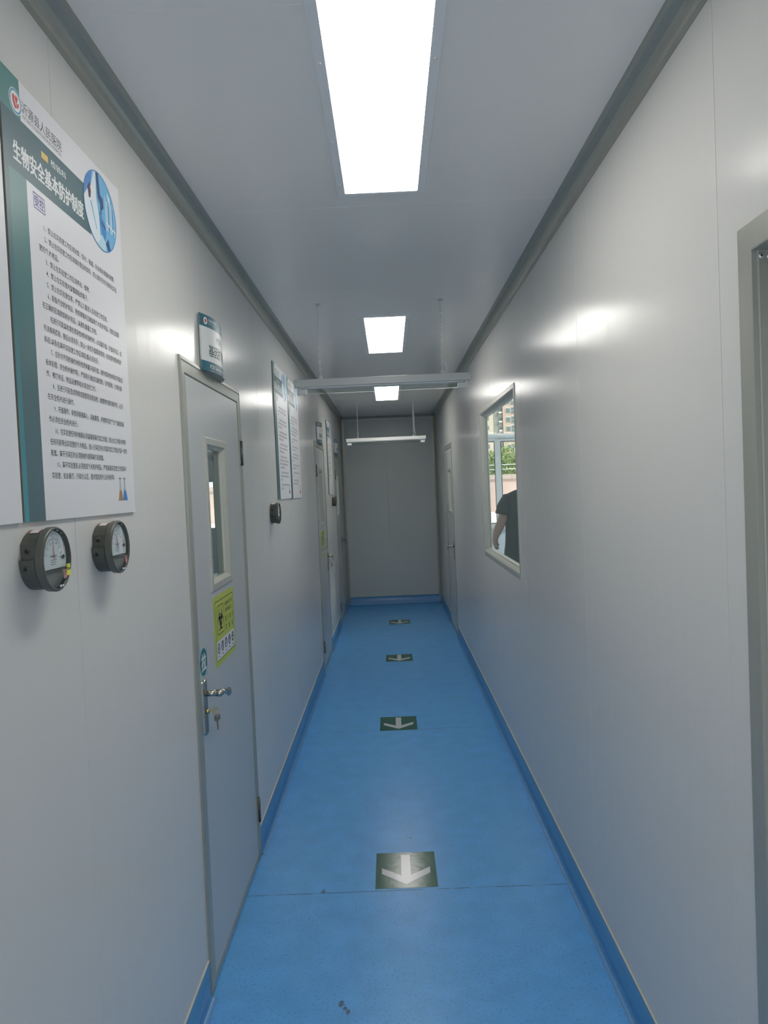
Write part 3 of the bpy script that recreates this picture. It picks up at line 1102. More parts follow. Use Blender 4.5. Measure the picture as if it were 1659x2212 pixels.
    for k in range(7):
        u = 0.30 + 0.09 * k
        top = 0.55 - 0.1 * (k % 3)
        pc.flat(clip([(u, -0.35), (u + 0.055, -0.35), (u + 0.055, top), (u, top)]), dp + E_ * 0.8, (0, 4, 1)[k % 3])
    pc.flat(clip([(0.3, -0.12), (0.93, -0.2), (0.93, -0.26), (0.3, -0.18)]), dp + E_ * 1.2, 4)
    pc.flat(clip([(0.45, 0.7), (0.62, 0.6), (0.66, 0.4), (0.5, 0.5)]), dp + E_ * 0.9, 4)
    band(pc, circle(cu, cv, ru, 48, rv), circle(cu, cv, ru * 0.975, 48, rv * 0.975), dp + E_ * 2, 1)
    pc.build('laboratory_picture', M_PIC, B)
    # two small flasks at the foot of the board
    fk = MB()
    for off, col, z_ in ((0.468, 1, d2), (0.497, 2, d2 + E_)):
        o = [(0, 0), (0.034, 0), (0.021, 0.034), (0.021, 0.054), (0.011, 0.054), (0.011, 0.034)]
        fk.flat([(off + a, 0.031 + b) for a, b in o], z_, 0)
        fk.flat([(off + a * 0.9 + 0.0017, 0.0315 + b) for a, b in [(0, 0), (0.034, 0), (0.0245, 0.024), (0.0085, 0.024)]], z_ + E_ * 0.3, col)
        fk.rect(off + 0.009, 0.084, off + 0.023, 0.087, z_ + E_ * 0.3, 3)
    fk.build('flask_drawing', [mat('flask_outline', (0.42, 0.44, 0.47), 0.4), mat('flask_amber', (0.42, 0.22, 0.09), 0.4) if title else mat('flask_red', (0.34, 0.05, 0.05), 0.4), mat('flask_blue', (0.03, 0.20, 0.55), 0.4) if title else mat('flask_red', (0.34, 0.05, 0.05), 0.4), M_GREY_INK], B)
    return B


make_board('large notice board with numbered rules, above two round gauges', 1.333, 1.632, 0.583, 0.824, RULES, '生物安全基本防护制度')
# the board cut off by the left edge of the view shows only white print
bb = make_board('notice board cut off by the left edge, only its white margin showing', 0.742, 1.632, 0.583, 0.824, None, None, {'title': 8, 'blocks': [[20], [24, 10], [22]]}, False, seed=5)
make_board('nearer board of the touching pair beyond the first door', 4.405, 1.624, 0.580, 0.822, None, None,
           {'title': 8, 'blocks': [[25, 28, 3], [25, 27, 12], [25, 28, 14], [25, 27, 16], [22, 28, 26, 16], [25, 28, 6], [25, 10]], 'gap': 0.0085}, seed=11)
make_board('farther board of the touching pair beyond the first door', 4.990, 1.620, 0.588, 0.820, None, None,
           {'title': 9, 'blocks': [[25, 28, 12], [25, 28, 20], [24, 10], [25, 18], [25, 26, 8], [25, 16], [25, 3], [22, 20]], 'gap': 0.0085}, seed=12)
make_board('single far notice board between the middle and farthest doors', 8.090, 1.614, 0.640, 0.820, None, None,
           {'title': 6, 'blocks': [[24, 20], [24, 24, 10], [24, 18], [22, 26], [24, 24, 24, 8], [24, 10]], 'gap': 0.012}, seed=13)


# ------------------------------------------------------------------ round pressure gauges
def make_gauge(label, y, z, sticker=False, needle=0.15, small=False):
    G = thing('pressure_gauge', label, 'gauge', (XL, y, z), 0, 'round pressure gauges on the wall')
    r, r2 = 0.0600, 0.0555
    hb = MB()
    # rear casting with a stepped flank that carries the two ports
    out = []
    for i in range(49):
        a = 2 * PI * i / 48
        u, v = r2 * math.cos(a), r2 * math.sin(a)
        out.append((u, v))
    lo = [(-0.047, 0.004), (-0.056, 0.004)] + [q for q in circle(0, 0, r2, 40, None, PI + 0.05, 2 * PI + PI * 0.78) if True] + [(-0.047, 0.031)]
    hb.plate(lo, 0.0006, 0.028, 0)
    hb.build('housing', M_GAUGE, G, bevel=0.0012)
    for v_ in (0.020, -0.012):
        p = MB()
        x = -0.047 if v_ > 0 else -0.0545
        p.tube([(0.013, x - 0.0012, v_), (0.013, x + 0.006, v_)], 0.0062, 14, 0)
        p.tube([(0.013, x - 0.0016, v_), (0.013, x + 0.004, v_)], 0.0036, 14, 1)
        p.build('port', [M_GAUGE_RIM, M_BLACK], G)
    bz = MB()
    bz.lathe([(r2 - 0.002, 0.0275), (r2 - 0.001, 0.029), (r2 - 0.001, 0.030), (r - 0.002, 0.030), (r - 0.002, 0.030), (r, 0.032), (r, 0.032), (r + 0.0003, 0.043), (r + 0.0003, 0.043), (r - 0.001, 0.0455), (r - 0.004, 0.0465), (r - 0.0055, 0.0440)], 56, 0, closed_ends=False)
    bz.build('bezel', M_GAUGE_RIM, G)
    R = r - 0.0055
    di = MB()
    x0 = 0.0385
    di.lathe([(R, x0 - 0.008), (R, x0 - 0.002), (R, x0 - 0.002), (0, x0 - 0.002)], 40, 1)
    top = circle(0, 0, R - 0.002, 40, None, -0.35, PI + 0.35)
    di.flat(top, x0, 0)
    ht = (R - 0.002)
    # scale arcs and ticks
    for k in range(31):
        a = PI * 0.92 - PI * 0.84 * k / 30
        ln = 0.006 if k % 5 == 0 else 0.0035
        c, s = math.cos(a), math.sin(a)
        ra, rb = 0.036, 0.036 + ln
        w = 0.0004
        di.flat([(ra * c + w * s, ra * s - w * c), (rb * c + w * s, rb * s - w * c), (rb * c - w * s, rb * s + w * c), (ra * c - w * s, ra * s + w * c)], x0 + 0.0003, 2)
    for k, sdig in enumerate(('0', '10', '20', '30', '40', '50', '60')):
        a = PI * 0.90 - PI * 0.80 * k / 6
        di.text(sdig, 0.031 * math.cos(a), 0.031 * math.sin(a) - 0.002, x0 + 0.0003, 0.0062, mi=2, align='c')
    di.text('MAGNEHELIC', 0, 0.004, x0 + 0.0003, 0.0055, width=0.028, mi=2, align='c')
    for k in range(3):
        di.rect(-0.014, -0.002 - 0.004 * k, 0.012 - 0.003 * k, -0.001 - 0.004 * k, x0 + 0.0003, 3)
    di.rect(-R + 0.001, -0.001, -R + 0.011, 0.0012, x0 + 0.0006, 2)
    di.box((x0, -0.032, -ht * 0.38), (x0 + 0.002, 0.034, -ht * 0.34), 2)
    di.build('dial', [M_DIAL, M_DIAL_GREY, M_INK, M_GREY_INK], G)
    nd = MB()
    c, s = math.cos(PI / 2 + needle), math.sin(PI / 2 + needle)
    nd.plate([(-0.0009 * s, 0.0009 * c), (0.0009 * s, -0.0009 * c), (0.030 * c + 0.0003 * s, 0.030 * s), (0.030 * c - 0.0003 * s, 0.030 * s)], x0 + 0.0012, x0 + 0.0018, 0)
    nd.build('needle', M_RED, G)
    kb = MB()
    kb.plate([(0.027, 0.002), (0.035, -0.002), (0.041, 0.002), (0.035, 0.006)], x0 + 0.0006, x0 + 0.003, 0)
    kb.build('limit_pointer', M_BLACK, G)
    ln_ = MB()
    ln_.lathe([(R + 0.001, 0.0440), (R * 0.93, 0.0470), (R * 0.75, 0.0495), (R * 0.4, 0.0510), (0.0, 0.0515)], 40, 0, closed_ends=False)
    ln_.build('lens', M_GLASS, G)
    # labels
    lb = MB()
    for i in range(6):
        a0, a1 = 2.0 - 0.14 * i, 2.0 - 0.14 * (i + 1)
        q = r2 + 0.0005
        lb.add([(0.006, q * math.cos(a0), q * math.sin(a0)), (0.006, q * math.cos(a1), q * math.sin(a1)), (0.024, q * math.cos(a1), q * math.sin(a1)), (0.024, q * math.cos(a0), q * math.sin(a0))], [(3, 2, 1, 0)], 1)
        q += 0.0002
        lb.add([(0.0075, q * math.cos(a0), q * math.sin(a0)), (0.0075, q * math.cos(a1), q * math.sin(a1)), (0.0225, q * math.cos(a1), q * math.sin(a1)), (0.0225, q * math.cos(a0), q * math.sin(a0))], [(3, 2, 1, 0)], 0)
    lb.build('side_label', [M_BOARD, M_RED], G)
    if not small:
        pk = MB()
        pk.rect(0.012, -0.038, 0.026, -0.021, 0.0498, 0)
        for k in range(4):
            pk.rect(0.014, -0.036 + 0.004 * k, 0.024, -0.0345 + 0.004 * k, 0.0500, 1)
        pk.build('inspection_label', [M_LABEL_PINK, M_RED], G)
    if sticker:
        ys = MB()
        ys.rect(0.027, -0.034, 0.043, -0.012, 0.0496, 0)
        ys.text('PCR4', 0.035, -0.024, 0.0499, 0.007, width=0.013, mi=1, align='c', bold=0.01)
        ys.build('yellow_sticker', [M_LABEL_Y, M_INK], G)
    bolt = MB()
    for u, v in ((0.0, -0.0505), (0.010, -0.051)):
        bolt.lathe([(0.0022, 0.046), (0.0022, 0.0505), (0.0, 0.0508)], 10, 0, T=lambda x, y_, z_: (x, y_ + u, z_ + v))
    bolt.build('zero_screw', M_CHAIN, G)
    return G


make_gauge('round gauge with a yellow sticker, under the numbered rules board', 1.367, 1.561, True, 0.12)
make_gauge('round gauge without yellow sticker, under the right corner of the rules board', 1.690, 1.558, False, 0.35)
make_gauge('round gauge under the touching pair of boards', 4.145, 1.550, False, 0.3, True)
make_gauge('small far round gauge under the single far board', 8.560, 1.535, False, 0.2, True)


# ------------------------------------------------------------------ curved room signs above the doors
def make_sign(label, y, z0, z1, lines):
    w, sag, off = 0.34, 0.030, 0.010
    S_ = thing('door_sign', label, 'sign', (XL, y, z0), 0, 'curved signs above the doors')
    hh = z1 - z0
    n = 18

    def bend(d, u, v):
        t = min(max(u / w, 0), 1)
        nx, ny = 1.0, -(4 * sag / w) * (1 - 2 * t)
        k = math.hypot(nx, ny)
        return (off + 4 * sag * t * (1 - t) + d * nx / k, u + d * ny / k, v)

    def strip(mb, v0, v1, d0, mi):
        vs = []
        for i in range(n + 1):
            vs += [(d0, w * i / n, v0), (d0, w * i / n, v1)]
        mb.add(vs, [(2 * i, 2 * i + 2, 2 * i + 3, 2 * i + 1) for i in range(n)], mi, True, bend)
    fc = MB()
    strip(fc, 0, hh, 0.0, 0)
    vs = []
    for i in range(n + 1):
        vs += [(-0.003, w * i / n, 0), (-0.003, w * i / n, hh)]
    fc.add(vs, [(2 * i + 1, 2 * i + 3, 2 * i + 2, 2 * i) for i in range(n)], 1, True, bend)
    for vv in (0, hh):
        vs = []
        for i in range(n + 1):
            vs += [(-0.003, w * i / n, vv), (0.0, w * i / n, vv)]
        fc.add(vs, [(2 * i, 2 * i + 2, 2 * i + 3, 2 * i + 1) for i in range(n)], 1, False, bend)
    for uu in (0, w):
        fc.add([(-0.003, uu, 0), (0, uu, 0), (0, uu, hh), (-0.003, uu, hh)], [(0, 1, 2, 3)], 1, False, bend)
    fc.build('curved_face', [mat('sign_white', (0.66, 0.67, 0.67), 0.35), M_SIGN_GREY], S_)
    bd = MB()
    strip(bd, hh - 0.044, hh, 0.00012, 0)
    strip(bd, 0, 0.036, 0.00012, 0)
    bd.build('colour_band', mat('sign_teal', (0.028, 0.135, 0.185), 0.35), S_)
    tx = MB()
    d = 0.0003
    tx.text(lines[0], w / 2, 0.117, d, 0.030, mi=1, align='c', T=bend)
    tx.text(lines[1], w / 2, 0.060, d, 0.046, width=0.226, mi=0, align='c', T=bend, bold=0.018)
    tx.build('room_name', [mat('sign_green_ink', (0.02, 0.11, 0.10), 0.4), M_GREY_INK], S_)
    tx = MB()
    tx.text(lines[2], w / 2, 0.012, d, 0.021, width=0.215, mi=2, align='c', T=bend, bold=0.008)
    tx.build('english_name', [M_INK, M_INK, M_WHITE], S_)
    tx = MB()
    tx.text('沂源县人民医院', 0.062, hh - 0.021, d, 0.012, width=0.078, mi=2, T=bend, res=1)
    tx.text("YIYUAN COUNTY PEOPLE'S HOSPITAL", 0.062, hh - 0.030, d, 0.0055, width=0.078, mi=2, T=bend, res=1)
    tx.build('hospital_name', [M_INK, M_INK, M_WHITE], S_)
    tx = MB()
    tx.flat(circle(0.042, hh - 0.022, 0.013, 24), d, 2, bend)
    tx.flat(circle(0.042, hh - 0.022, 0.0075, 16), d + 0.0004, 3, bend)
    tx.build('emblem', [M_INK, M_INK, M_WHITE, M_RED], S_)
    bk = MB()
    bk.box((0.0006, -0.006, 0.004), (0.0045, w + 0.006, hh - 0.004), 0)
    bk.build('backing_plate', mat('sign_acrylic_grey', (0.44, 0.46, 0.45), 0.25), S_)
    br = MB()
    for u0 in (0.004, w - 0.012):
        br.box((0.004, u0, 0.01), (off + 0.002, u0 + 0.008, hh - 0.01))
    br.plate([(0.06, 0.0), (w - 0.06, 0.0), (w - 0.06, 0.004), (0.06, 0.004)], 0.004, off + sag * 0.8, 0)
    br.build('bracket', M_SIGN_GREY, S_)
    return S_


make_sign('curved sign over the nearest door, teal bands and green characters', 2.672, 2.120, 2.324, ('PCR3', '基因扩增区', 'PCR3 Gene amplification area'))
make_sign('curved sign over the middle door', 6.960, 2.110, 2.312, ('PCR2', '标本制备区', 'PCR2 Specimen preparation area'))
make_sign('curved sign over the farthest door beside the end wall', 9.170, 2.090, 2.290, ('PCR1', '试剂准备区', 'PCR1 Reagent preparation area'))


# ------------------------------------------------------------------ stickers on the doors
def horn(cx, cy, k, ang):
    """one horn of the biohazard trefoil: a ring open at its outer tip, thick towards the centre"""
    o, i = [], []
    for q in range(41):
        t = q / 40
        d1, d2 = 0.10, 0.16
        a1 = ang + d1 + (2 * PI - 2 * d1) * t
        a2 = ang + d2 + (2 * PI - 2 * d2) * t
        o.append((cx + k * (11 * math.cos(ang) + 15 * math.cos(a1)), cy + k * (11 * math.sin(ang) + 15 * math.sin(a1))))
        i.append((cx + k * (15.3 * math.cos(ang) + 10.5 * math.cos(a2)), cy + k * (15.3 * math.sin(ang) + 10.5 * math.sin(a2))))
    return o, i


def make_hazard(label, y, z0, w, h):
    K = thing('hazard_sticker', label, 'sticker', (XL, y, z0), 0, 'yellow hazard stickers on doors')
    b = 0.0031
    MB().plate([(0, 0), (w, 0), (w, h), (0, h)], b, b + 0.0008, 0).build('sheet', M_STICKER_Y, K)
    d = b + 0.0012
    pr = MB()
    band(pr, round_rect(0.022, 0.020, w - 0.018, h - 0.020, 0.008), round_rect(0.0245, 0.0225, w - 0.0205, h - 0.0225, 0.006), d + E_ * 2, 0)
    pr.rect(0.0245, 0.0225, w - 0.0205, 0.092, d, 1)
    u0, u1, v0, v1 = 0.052, 0.160, 0.112, 0.222
    band(pr, round_rect(u0, v0, u1, v1, 0.010), round_rect(u0 + 0.003, v0 + 0.003, u1 - 0.003, v1 - 0.003, 0.008), d, 0)
    cx, cy = (u0 + u1) / 2, (v0 + v1) / 2 - 0.002
    for k in range(3):
        a = PI / 2 + 2 * PI * k / 3
        o, i = horn(cx, cy, 0.00185, a)
        n = len(o)
        v = [(d, *p) for p in o] + [(d, *p) for p in i]
        pr.add(v, [(q, q + 1, n + q + 1, n + q) for q in range(n - 1)], 0)
    pr.flat(circle(cx, cy, 0.0052, 20), d + 3 * E_, 3)
    band(pr, circle(cx, cy, 0.00185 * 13.4, 40), circle(cx, cy, 0.00185 * 10.4, 40), d + E_, 0)
    pr.text('LABORATORY', 0.250, 0.205, d, 0.022, width=0.130, mi=0, align='c', hscale=1)
    pr.text('ENTRANCE', 0.246, 0.180, d, 0.022, width=0.110, mi=0, align='c')
    for i, c in enumerate('您已进入'):
        pr.text(c, 0.192 + 0.040 * i, 0.146, d, 0.024, mi=0, align='c', bold=0.004)
    for i, c in enumerate('实验区'):
        pr.text(c, 0.196 + 0.055 * i, 0.112, d, 0.024, mi=0, align='c', bold=0.004)
    for i in range(5):
        cu, cv = 0.058 + 0.060 * i, 0.064
        pr.flat(circle(cu, cv, 0.020, 28), d + E_, 2)
        # small white figures: goggles, mask, gloves, coat, hand washing
        e = d + 2 * E_
        if i == 0:
            band(pr, circle(cu, cv, 0.014, 24), circle(cu, cv, 0.0095, 24), e, 1)
            pr.rect(cu - 0.002, cv - 0.008, cu + 0.002, cv + 0.008, e, 1)
        elif i == 1:
            pr.flat([(cu - 0.010, cv - 0.012), (cu + 0.002, cv - 0.014), (cu + 0.004, cv), (cu + 0.011, cv + 0.006), (cu + 0.004, cv + 0.011), (cu - 0.006, cv + 0.004)], e, 1)
        elif i == 2:
            pr.flat([(cu - 0.006, cv - 0.015), (cu + 0.006, cv - 0.015), (cu + 0.007, cv + 0.003), (cu + 0.002, cv + 0.012), (cu - 0.003, cv + 0.012), (cu - 0.007, cv + 0.002)], e, 1)
        elif i == 3:
            pr.flat([(cu - 0.008, cv - 0.013), (cu + 0.008, cv - 0.013), (cu + 0.005, cv + 0.002), (cu - 0.005, cv + 0.002)], e, 1)
            pr.flat(circle(cu, cv + 0.008, 0.0045, 14), e, 1)
        else:
            pr.flat([(cu - 0.010, cv - 0.008), (cu + 0.009, cv - 0.013), (cu + 0.009, cv - 0.003), (cu - 0.003, cv + 0.002)], e, 1)
            pr.flat([(cu - 0.004, cv + 0.006), (cu + 0.008, cv + 0.003), (cu + 0.010, cv + 0.010), (cu, cv + 0.013)], e, 1)
        for q in range(3):
            pr.rect(cu - 0.009 + 0.0065 * q, 0.031, cu - 0.009 + 0.0065 * q + 0.0045, 0.0365, d + E_, 0)
    pr.build('print', [M_INK, M_BOARD, M_NAVY, M_STICKER_Y], K)
    return K


make_hazard('yellow laboratory entrance sticker on the nearest door', 2.690, 1.0285, 0.350, 0.261)
make_hazard('yellow sticker on the middle door, seen almost edge on', 6.985, 1.032, 0.340, 0.245)


def make_pull(label, y, z0, w):
    K = thing('pull_sticker', label, 'sticker', (XL, y, z0), 0, 'round pull stickers above door handles')
    b = 0.0046
    MB().plate([(0, 0), (w, 0), (w, w), (0, w)], b, b + 0.0005).build('film', M_STICKER_CLEAR, K)
    m = MB()
    m.flat(circle(w / 2, w / 2, w * 0.475, 40), b + 0.0009, 0)
    m.text('拉', w / 2, w * 0.245, b + 0.0013, w * 0.64, mi=1, align='c', bold=0.03)
    m.build('disc', [M_STICKER_TEAL, M_WHITE], K)
    return K


make_pull('teal disc sticker reading pull, above the nearest door handle', 2.466, 1.049, 0.098)
make_pull('small disc sticker above the handle of the middle door', 7.490, 1.075, 0.098)


# ------------------------------------------------------------------ keys in the locks
def make_keys(label, y, z, k=1):
    K = thing('key_pair', label, 'keys', (XL, y, z), 0, 'keys hanging in door locks')
    def key(mb, T):
        # bow with a hole, shoulder and blade; flat in local (a, b), thickness c
        o = [(0.0, -0.0035), (0.003, -0.0045), (0.0045, -0.0105), (0.009, -0.0130), (0.020, -0.0130), (0.0245, -0.0095), (0.0245, 0.0095), (0.020, 0.0130), (0.009, 0.0130), (0.0045, 0.0105), (0.003, 0.0045), (0.0, 0.0035)]
        hole = circle(0.0195, 0.0, 0.0028, 12)
        h2 = [hole[(i + 6) % 12] for i in range(12)]
        n = len(o)
        # bridge outline and hole: pair each outline vertex with a hole vertex
        def ang(p):
            return math.atan2(p[1], p[0] - 0.0195)
        ho = [(0.0195 + 0.0030 * math.cos(ang(p)), 0.0030 * math.sin(ang(p))) for p in o]
        for c0, c1 in ((-0.0011, 0.0011),):
            v = [T(a, b_, c1) for a, b_ in o] + [T(a, b_, c1) for a, b_ in ho] + [T(a, b_, c0) for a, b_ in o] + [T(a, b_, c0) for a, b_ in ho]
            f = []
            for i in range(n):
                j = (i + 1) % n
                f += [(i, j, n + j, n + i), (2 * n + j, 2 * n + i, 3 * n + i, 3 * n + j), (j, i, 2 * n + i, 2 * n + j), (n + i, n + j, 3 * n + j, 3 * n + i)]
            mb.add(v, f)
        bl = [(0.001, -0.0035), (0.001, 0.0035), (-0.026, 0.0035), (-0.029, 0.001), (-0.026, -0.0015), (-0.023, -0.0028), (-0.019, -0.0015), (-0.015, -0.0030), (-0.010, -0.0018), (-0.006, -0.0035)]
        m_ = len(bl)
        mb.add([T(a, b_, 0.001) for a, b_ in bl] + [T(a, b_, -0.001) for a, b_ in bl],
               [tuple(range(m_)), tuple(reversed(range(m_, 2 * m_)))] + [(i, (i + 1) % m_, m_ + (i + 1) % m_, m_ + i) for i in range(m_)])
    a = MB()
    key(a, lambda p, q, c: (0.024 + p * 1.0, c + q * 0.25, q))
    a.build('inserted_key', M_STEEL_DARK, K, recalc=True)
    x = 0.0435
    r = MB()
    r.torus((x, 0.001, -0.0105), 0.0085, 0.0008, 'y', 24, 6)
    r.build('key_ring', M_CHAIN, K)
    b = MB()
    key(b, lambda p, q, c: (x + q * 0.62, 0.001 + q * 0.8 + c * 0.6, -0.0385 + (p)))
    b.build('hanging_key', M_STEEL_DARK, K, recalc=True)
    return K


make_keys('two keys on a ring hanging in the nearest door lock', DOORS_L[0][0] + 0.104, 0.930)
make_keys('keys hanging in the lock of the middle door', DOORS_L[1][0] + W1 - 0.098, 0.930)


# ------------------------------------------------------------------ floor arrows
def make_arrow(label, xc, y0, y1, w=0.262, rz=0.0):
    A = thing('floor_arrow', label, 'floor sticker', (xc, (y0 + y1) / 2, 0.0), rz, 'green floor stickers with a white arrow')
    h = (y1 - y0) / 2
    T = lambda d, u, v: (u, v, d)
    m = MB()
    m.plate([(-w / 2, -h), (w / 2, -h), (w / 2, h), (-w / 2, h)], 0.0002, 0.0008, T=T)
    m.build('sheet', M_GREEN, A, recalc=True)
    a = MB()
    k = w / 0.262
    P = [(-0.020, 0.125), (0.020, 0.125), (0.020, -0.045), (0.103, 0.012), (0.103, -0.030), (0.0, -0.115), (-0.103, -0.030), (-0.103, 0.012), (-0.020, -0.045)]
    # split into convex pieces: shaft and two wings
    a.flat([(-0.020 * k, -0.07), (0.020 * k, -0.07), (0.020 * k, 0.128), (-0.020 * k, 0.128)], 0.0010, 0, T)
    for s in (-1, 1):
        q = [(0.0, -0.122), (s * 0.105 * k, -0.032), (s * 0.105 * k, 0.016), (0.0, -0.066)]
        a.flat(q if s > 0 else q[::-1], 0.00105, 0, T)
    a.build('arrow_print', M_ARROW, A)
    return A


make_arrow('green arrow sticker nearest the camera, glaring with a lamp reflection', 0.001, 3.031, 3.330)
make_arrow('second green arrow sticker, at the faint floor seam', -0.0065, 5.037, 5.336, 0.258)
make_arrow('third green arrow sticker, before the middle door', 0.0255, 7.049, 7.336, 0.258)
make_arrow('farthest green arrow sticker, in front of the end wall', 0.056, 8.981, 9.273, 0.256)

# ------------------------------------------------------------------ rooms behind the walls
def room_box(name, label, a, b, m):
    tag(MB().box(a, b).build(name, m), label, name.split('_')[0], kind='structure')


# room behind the observation window
RX0, RX1, RY0, RH = XR + WT, 5.2, 2.2, 3.4
room_box('floor_side_room', 'floor of the room behind the observation window', (RX0, RY0, -0.05), (RX1, Y_ROOM + 0.2, 0.0), M_ROOM_FLOOR)
room_box('ceiling_side_room', 'ceiling of the room behind the observation window', (RX0, RY0, RH), (RX1, Y_ROOM + 0.2, RH + 0.1), M_ROOM_WALL)
room_box('wall_side_room_front', 'near wall of the room behind the observation window', (RX0, RY0 - 0.1, 0), (RX1, RY0, RH), M_ROOM_WALL)
slab('wall_side_room_right', [RY0, Y_ROOM, 4.0, 10.5], [0, RH, 0.9, 2.6], holes_keep([(4.0, 0.9, 10.5, 2.6)]), [], lambda d, u, v: (RX1 - d, u, v), M_ROOM_WALL, thick=0.2)
o = slab('wall_side_room_back', [RX0 - 0.05, RX1, 1.20, 3.90], [0, RH, 0.955, 3.25], holes_keep([(1.20, 0.955, 3.90, 3.25)]), [], lambda d, u, v: (u, Y_ROOM - d, v), M_ROOM_WALL, thick=0.2)
o['label'] = 'pale blue wall below the outside window'
o['category'] = 'wall'
for o in bpy.data.objects:
    if o.name == 'wall_side_room_right':
        tag(o, 'far side wall of the room behind the observation window', 'wall')

w2 = thing('window_2', 'white framed outside window behind the person', 'window', (1.20, Y_ROOM, 0.955), 0, kind='structure')
TW = lambda d, u, v: (u, -d, v)
mb = MB()
zt = 2.42 - 0.955
mb.box((0, 0.0, 0), (2.7, 0.09, 0.03))
mb.box((0, 0.0, 2.245), (2.7, 0.09, 2.295))
mb.box((0, 0.0, 0.05), (0.05, 0.09, 2.245))
mb.box((2.65, 0.0, 0.05), (2.70, 0.09, 2.245))
mb.box((0.05, -0.005, zt - 0.035), (2.65, 0.09, zt + 0.035))
mb.build('window_frame', M_PVC, w2, bevel=0.004)
for a, b, yy in ((0.05, 0.575, 0.012), (0.575, 1.70, 0.045), (1.70, 2.65, 0.012)):
    sash = MB()
    s0 = 0.05
    sash.box((a, yy, 0.03), (a + s0, yy + 0.03, zt - 0.035))
    sash.box((b - s0, yy, 0.03), (b, yy + 0.03, zt - 0.035))
    sash.box((a + s0, yy, 0.03), (b - s0, yy + 0.03, 0.055))
    sash.box((a + s0, yy, zt - 0.085), (b - s0, yy + 0.03, zt - 0.035))
    so = sash.build('sash', M_PVC, w2)
    gk = MB()
    gk.ring(a + s0, 0.055, b - s0, zt - 0.085, [(0, -yy + 0.001), (0.012, -yy + 0.001)], 0, T=TW)
    gk.build('gasket', M_GASKET, so)
    MB().box((a + s0, yy + 0.012, 0.055), (b - s0, yy + 0.016, zt - 0.085)).build('pane', M_GLASS, so)
MB().box((0.05, 0.03, zt + 0.035), (2.65, 0.035, 2.245)).build('upper_pane', M_GLASS, w2)
MB().box((-0.08, -0.10, -0.03), (2.78, 0.02, 0.0)).build('window_sill', M_SILL, w2, bevel=0.004)

# room behind the nearest left door: dim, with an inner glazed panel and daylight beyond
LX0 = -3.6
room_box('floor_left_room', 'floor of the room behind the nearest door', (LX0, 1.9, -0.05), (XL - WT, 9.0, 0.0), M_ROOM_FLOOR)
room_box('ceiling_left_room', 'ceiling of the room behind the nearest door', (LX0, 1.9, 2.7), (XL - WT, 9.0, 2.8), M_ROOM_WALL)
room_box('wall_left_room_front', 'near wall of the room behind the nearest door', (LX0, 1.8, 0), (XL - WT, 1.9, 2.7), M_ROOM_WALL)
o = slab('wall_left_room_back', [LX0, XL - WT, -1.42, -1.20], [0, 2.7, 1.435, 1.76], holes_keep([(-1.42, 1.435, -1.20, 1.76)]), [], lambda d, u, v: (u, 5.2 - d, v), M_ROOM_WALL, thick=0.05)
tag(o, 'grey partition seen through the glass of the nearest door', 'wall')
o = slab('wall_left_room_far', [LX0, XL - WT, -2.6, -1.1], [0, 2.7, 1.1, 2.3], holes_keep([(-2.6, 1.1, -1.1, 2.3)]), [], lambda d, u, v: (u, 9.0 - d, v), M_ROOM_WALL, thick=0.1)
tag(o, 'outside wall of the room behind the nearest door', 'wall')
o = slab('wall_left_room_side', [1.9, 9.0, 3.0, 4.4], [0, 2.7, 1.0, 2.2], holes_keep([(3.0, 1.0, 4.4, 2.2)]), [], lambda d, u, v: (LX0 + d, u, v), M_ROOM_WALL, thick=0.1)
tag(o, 'outer side wall of the room behind the nearest door', 'wall')

# ------------------------------------------------------------------ outside
tag(MB().box((-40, Y_ROOM + 0.2, 0.6), (40, 19.7, 0.9)).build('ground_terrace', M_TERRACE), 'sunlit pale terrace outside the window', 'terrace', kind='structure')
tag(MB().box((-150, 19.7, -0.5), (250, 420, 0.0)).build('ground_outside', M_GROUND), 'ground around the far towers', 'ground', kind='structure')
pw = thing('parapet_wall', 'pink rendered parapet with stone coping beyond the terrace', 'wall', (0, 19.7, 0.9), 0)
MB().box((-20, 0, -0.9), (25, 0.25, 0.86)).build('render', M_PINK, pw)
mb = MB()
x = -20.0
while x < 25:
    mb.box((x, -0.05, 0.86), (x + 0.745, 0.30, 0.98))
    x += 0.75
mb.build('coping', M_COPING, pw)
mb = MB()
for zz in (1.12, 1.24):
    mb.tube([(-20, 0.12, zz), (25, 0.12, zz)], 0.012, 6)
mb.build('railing_wire', M_PVC, pw)


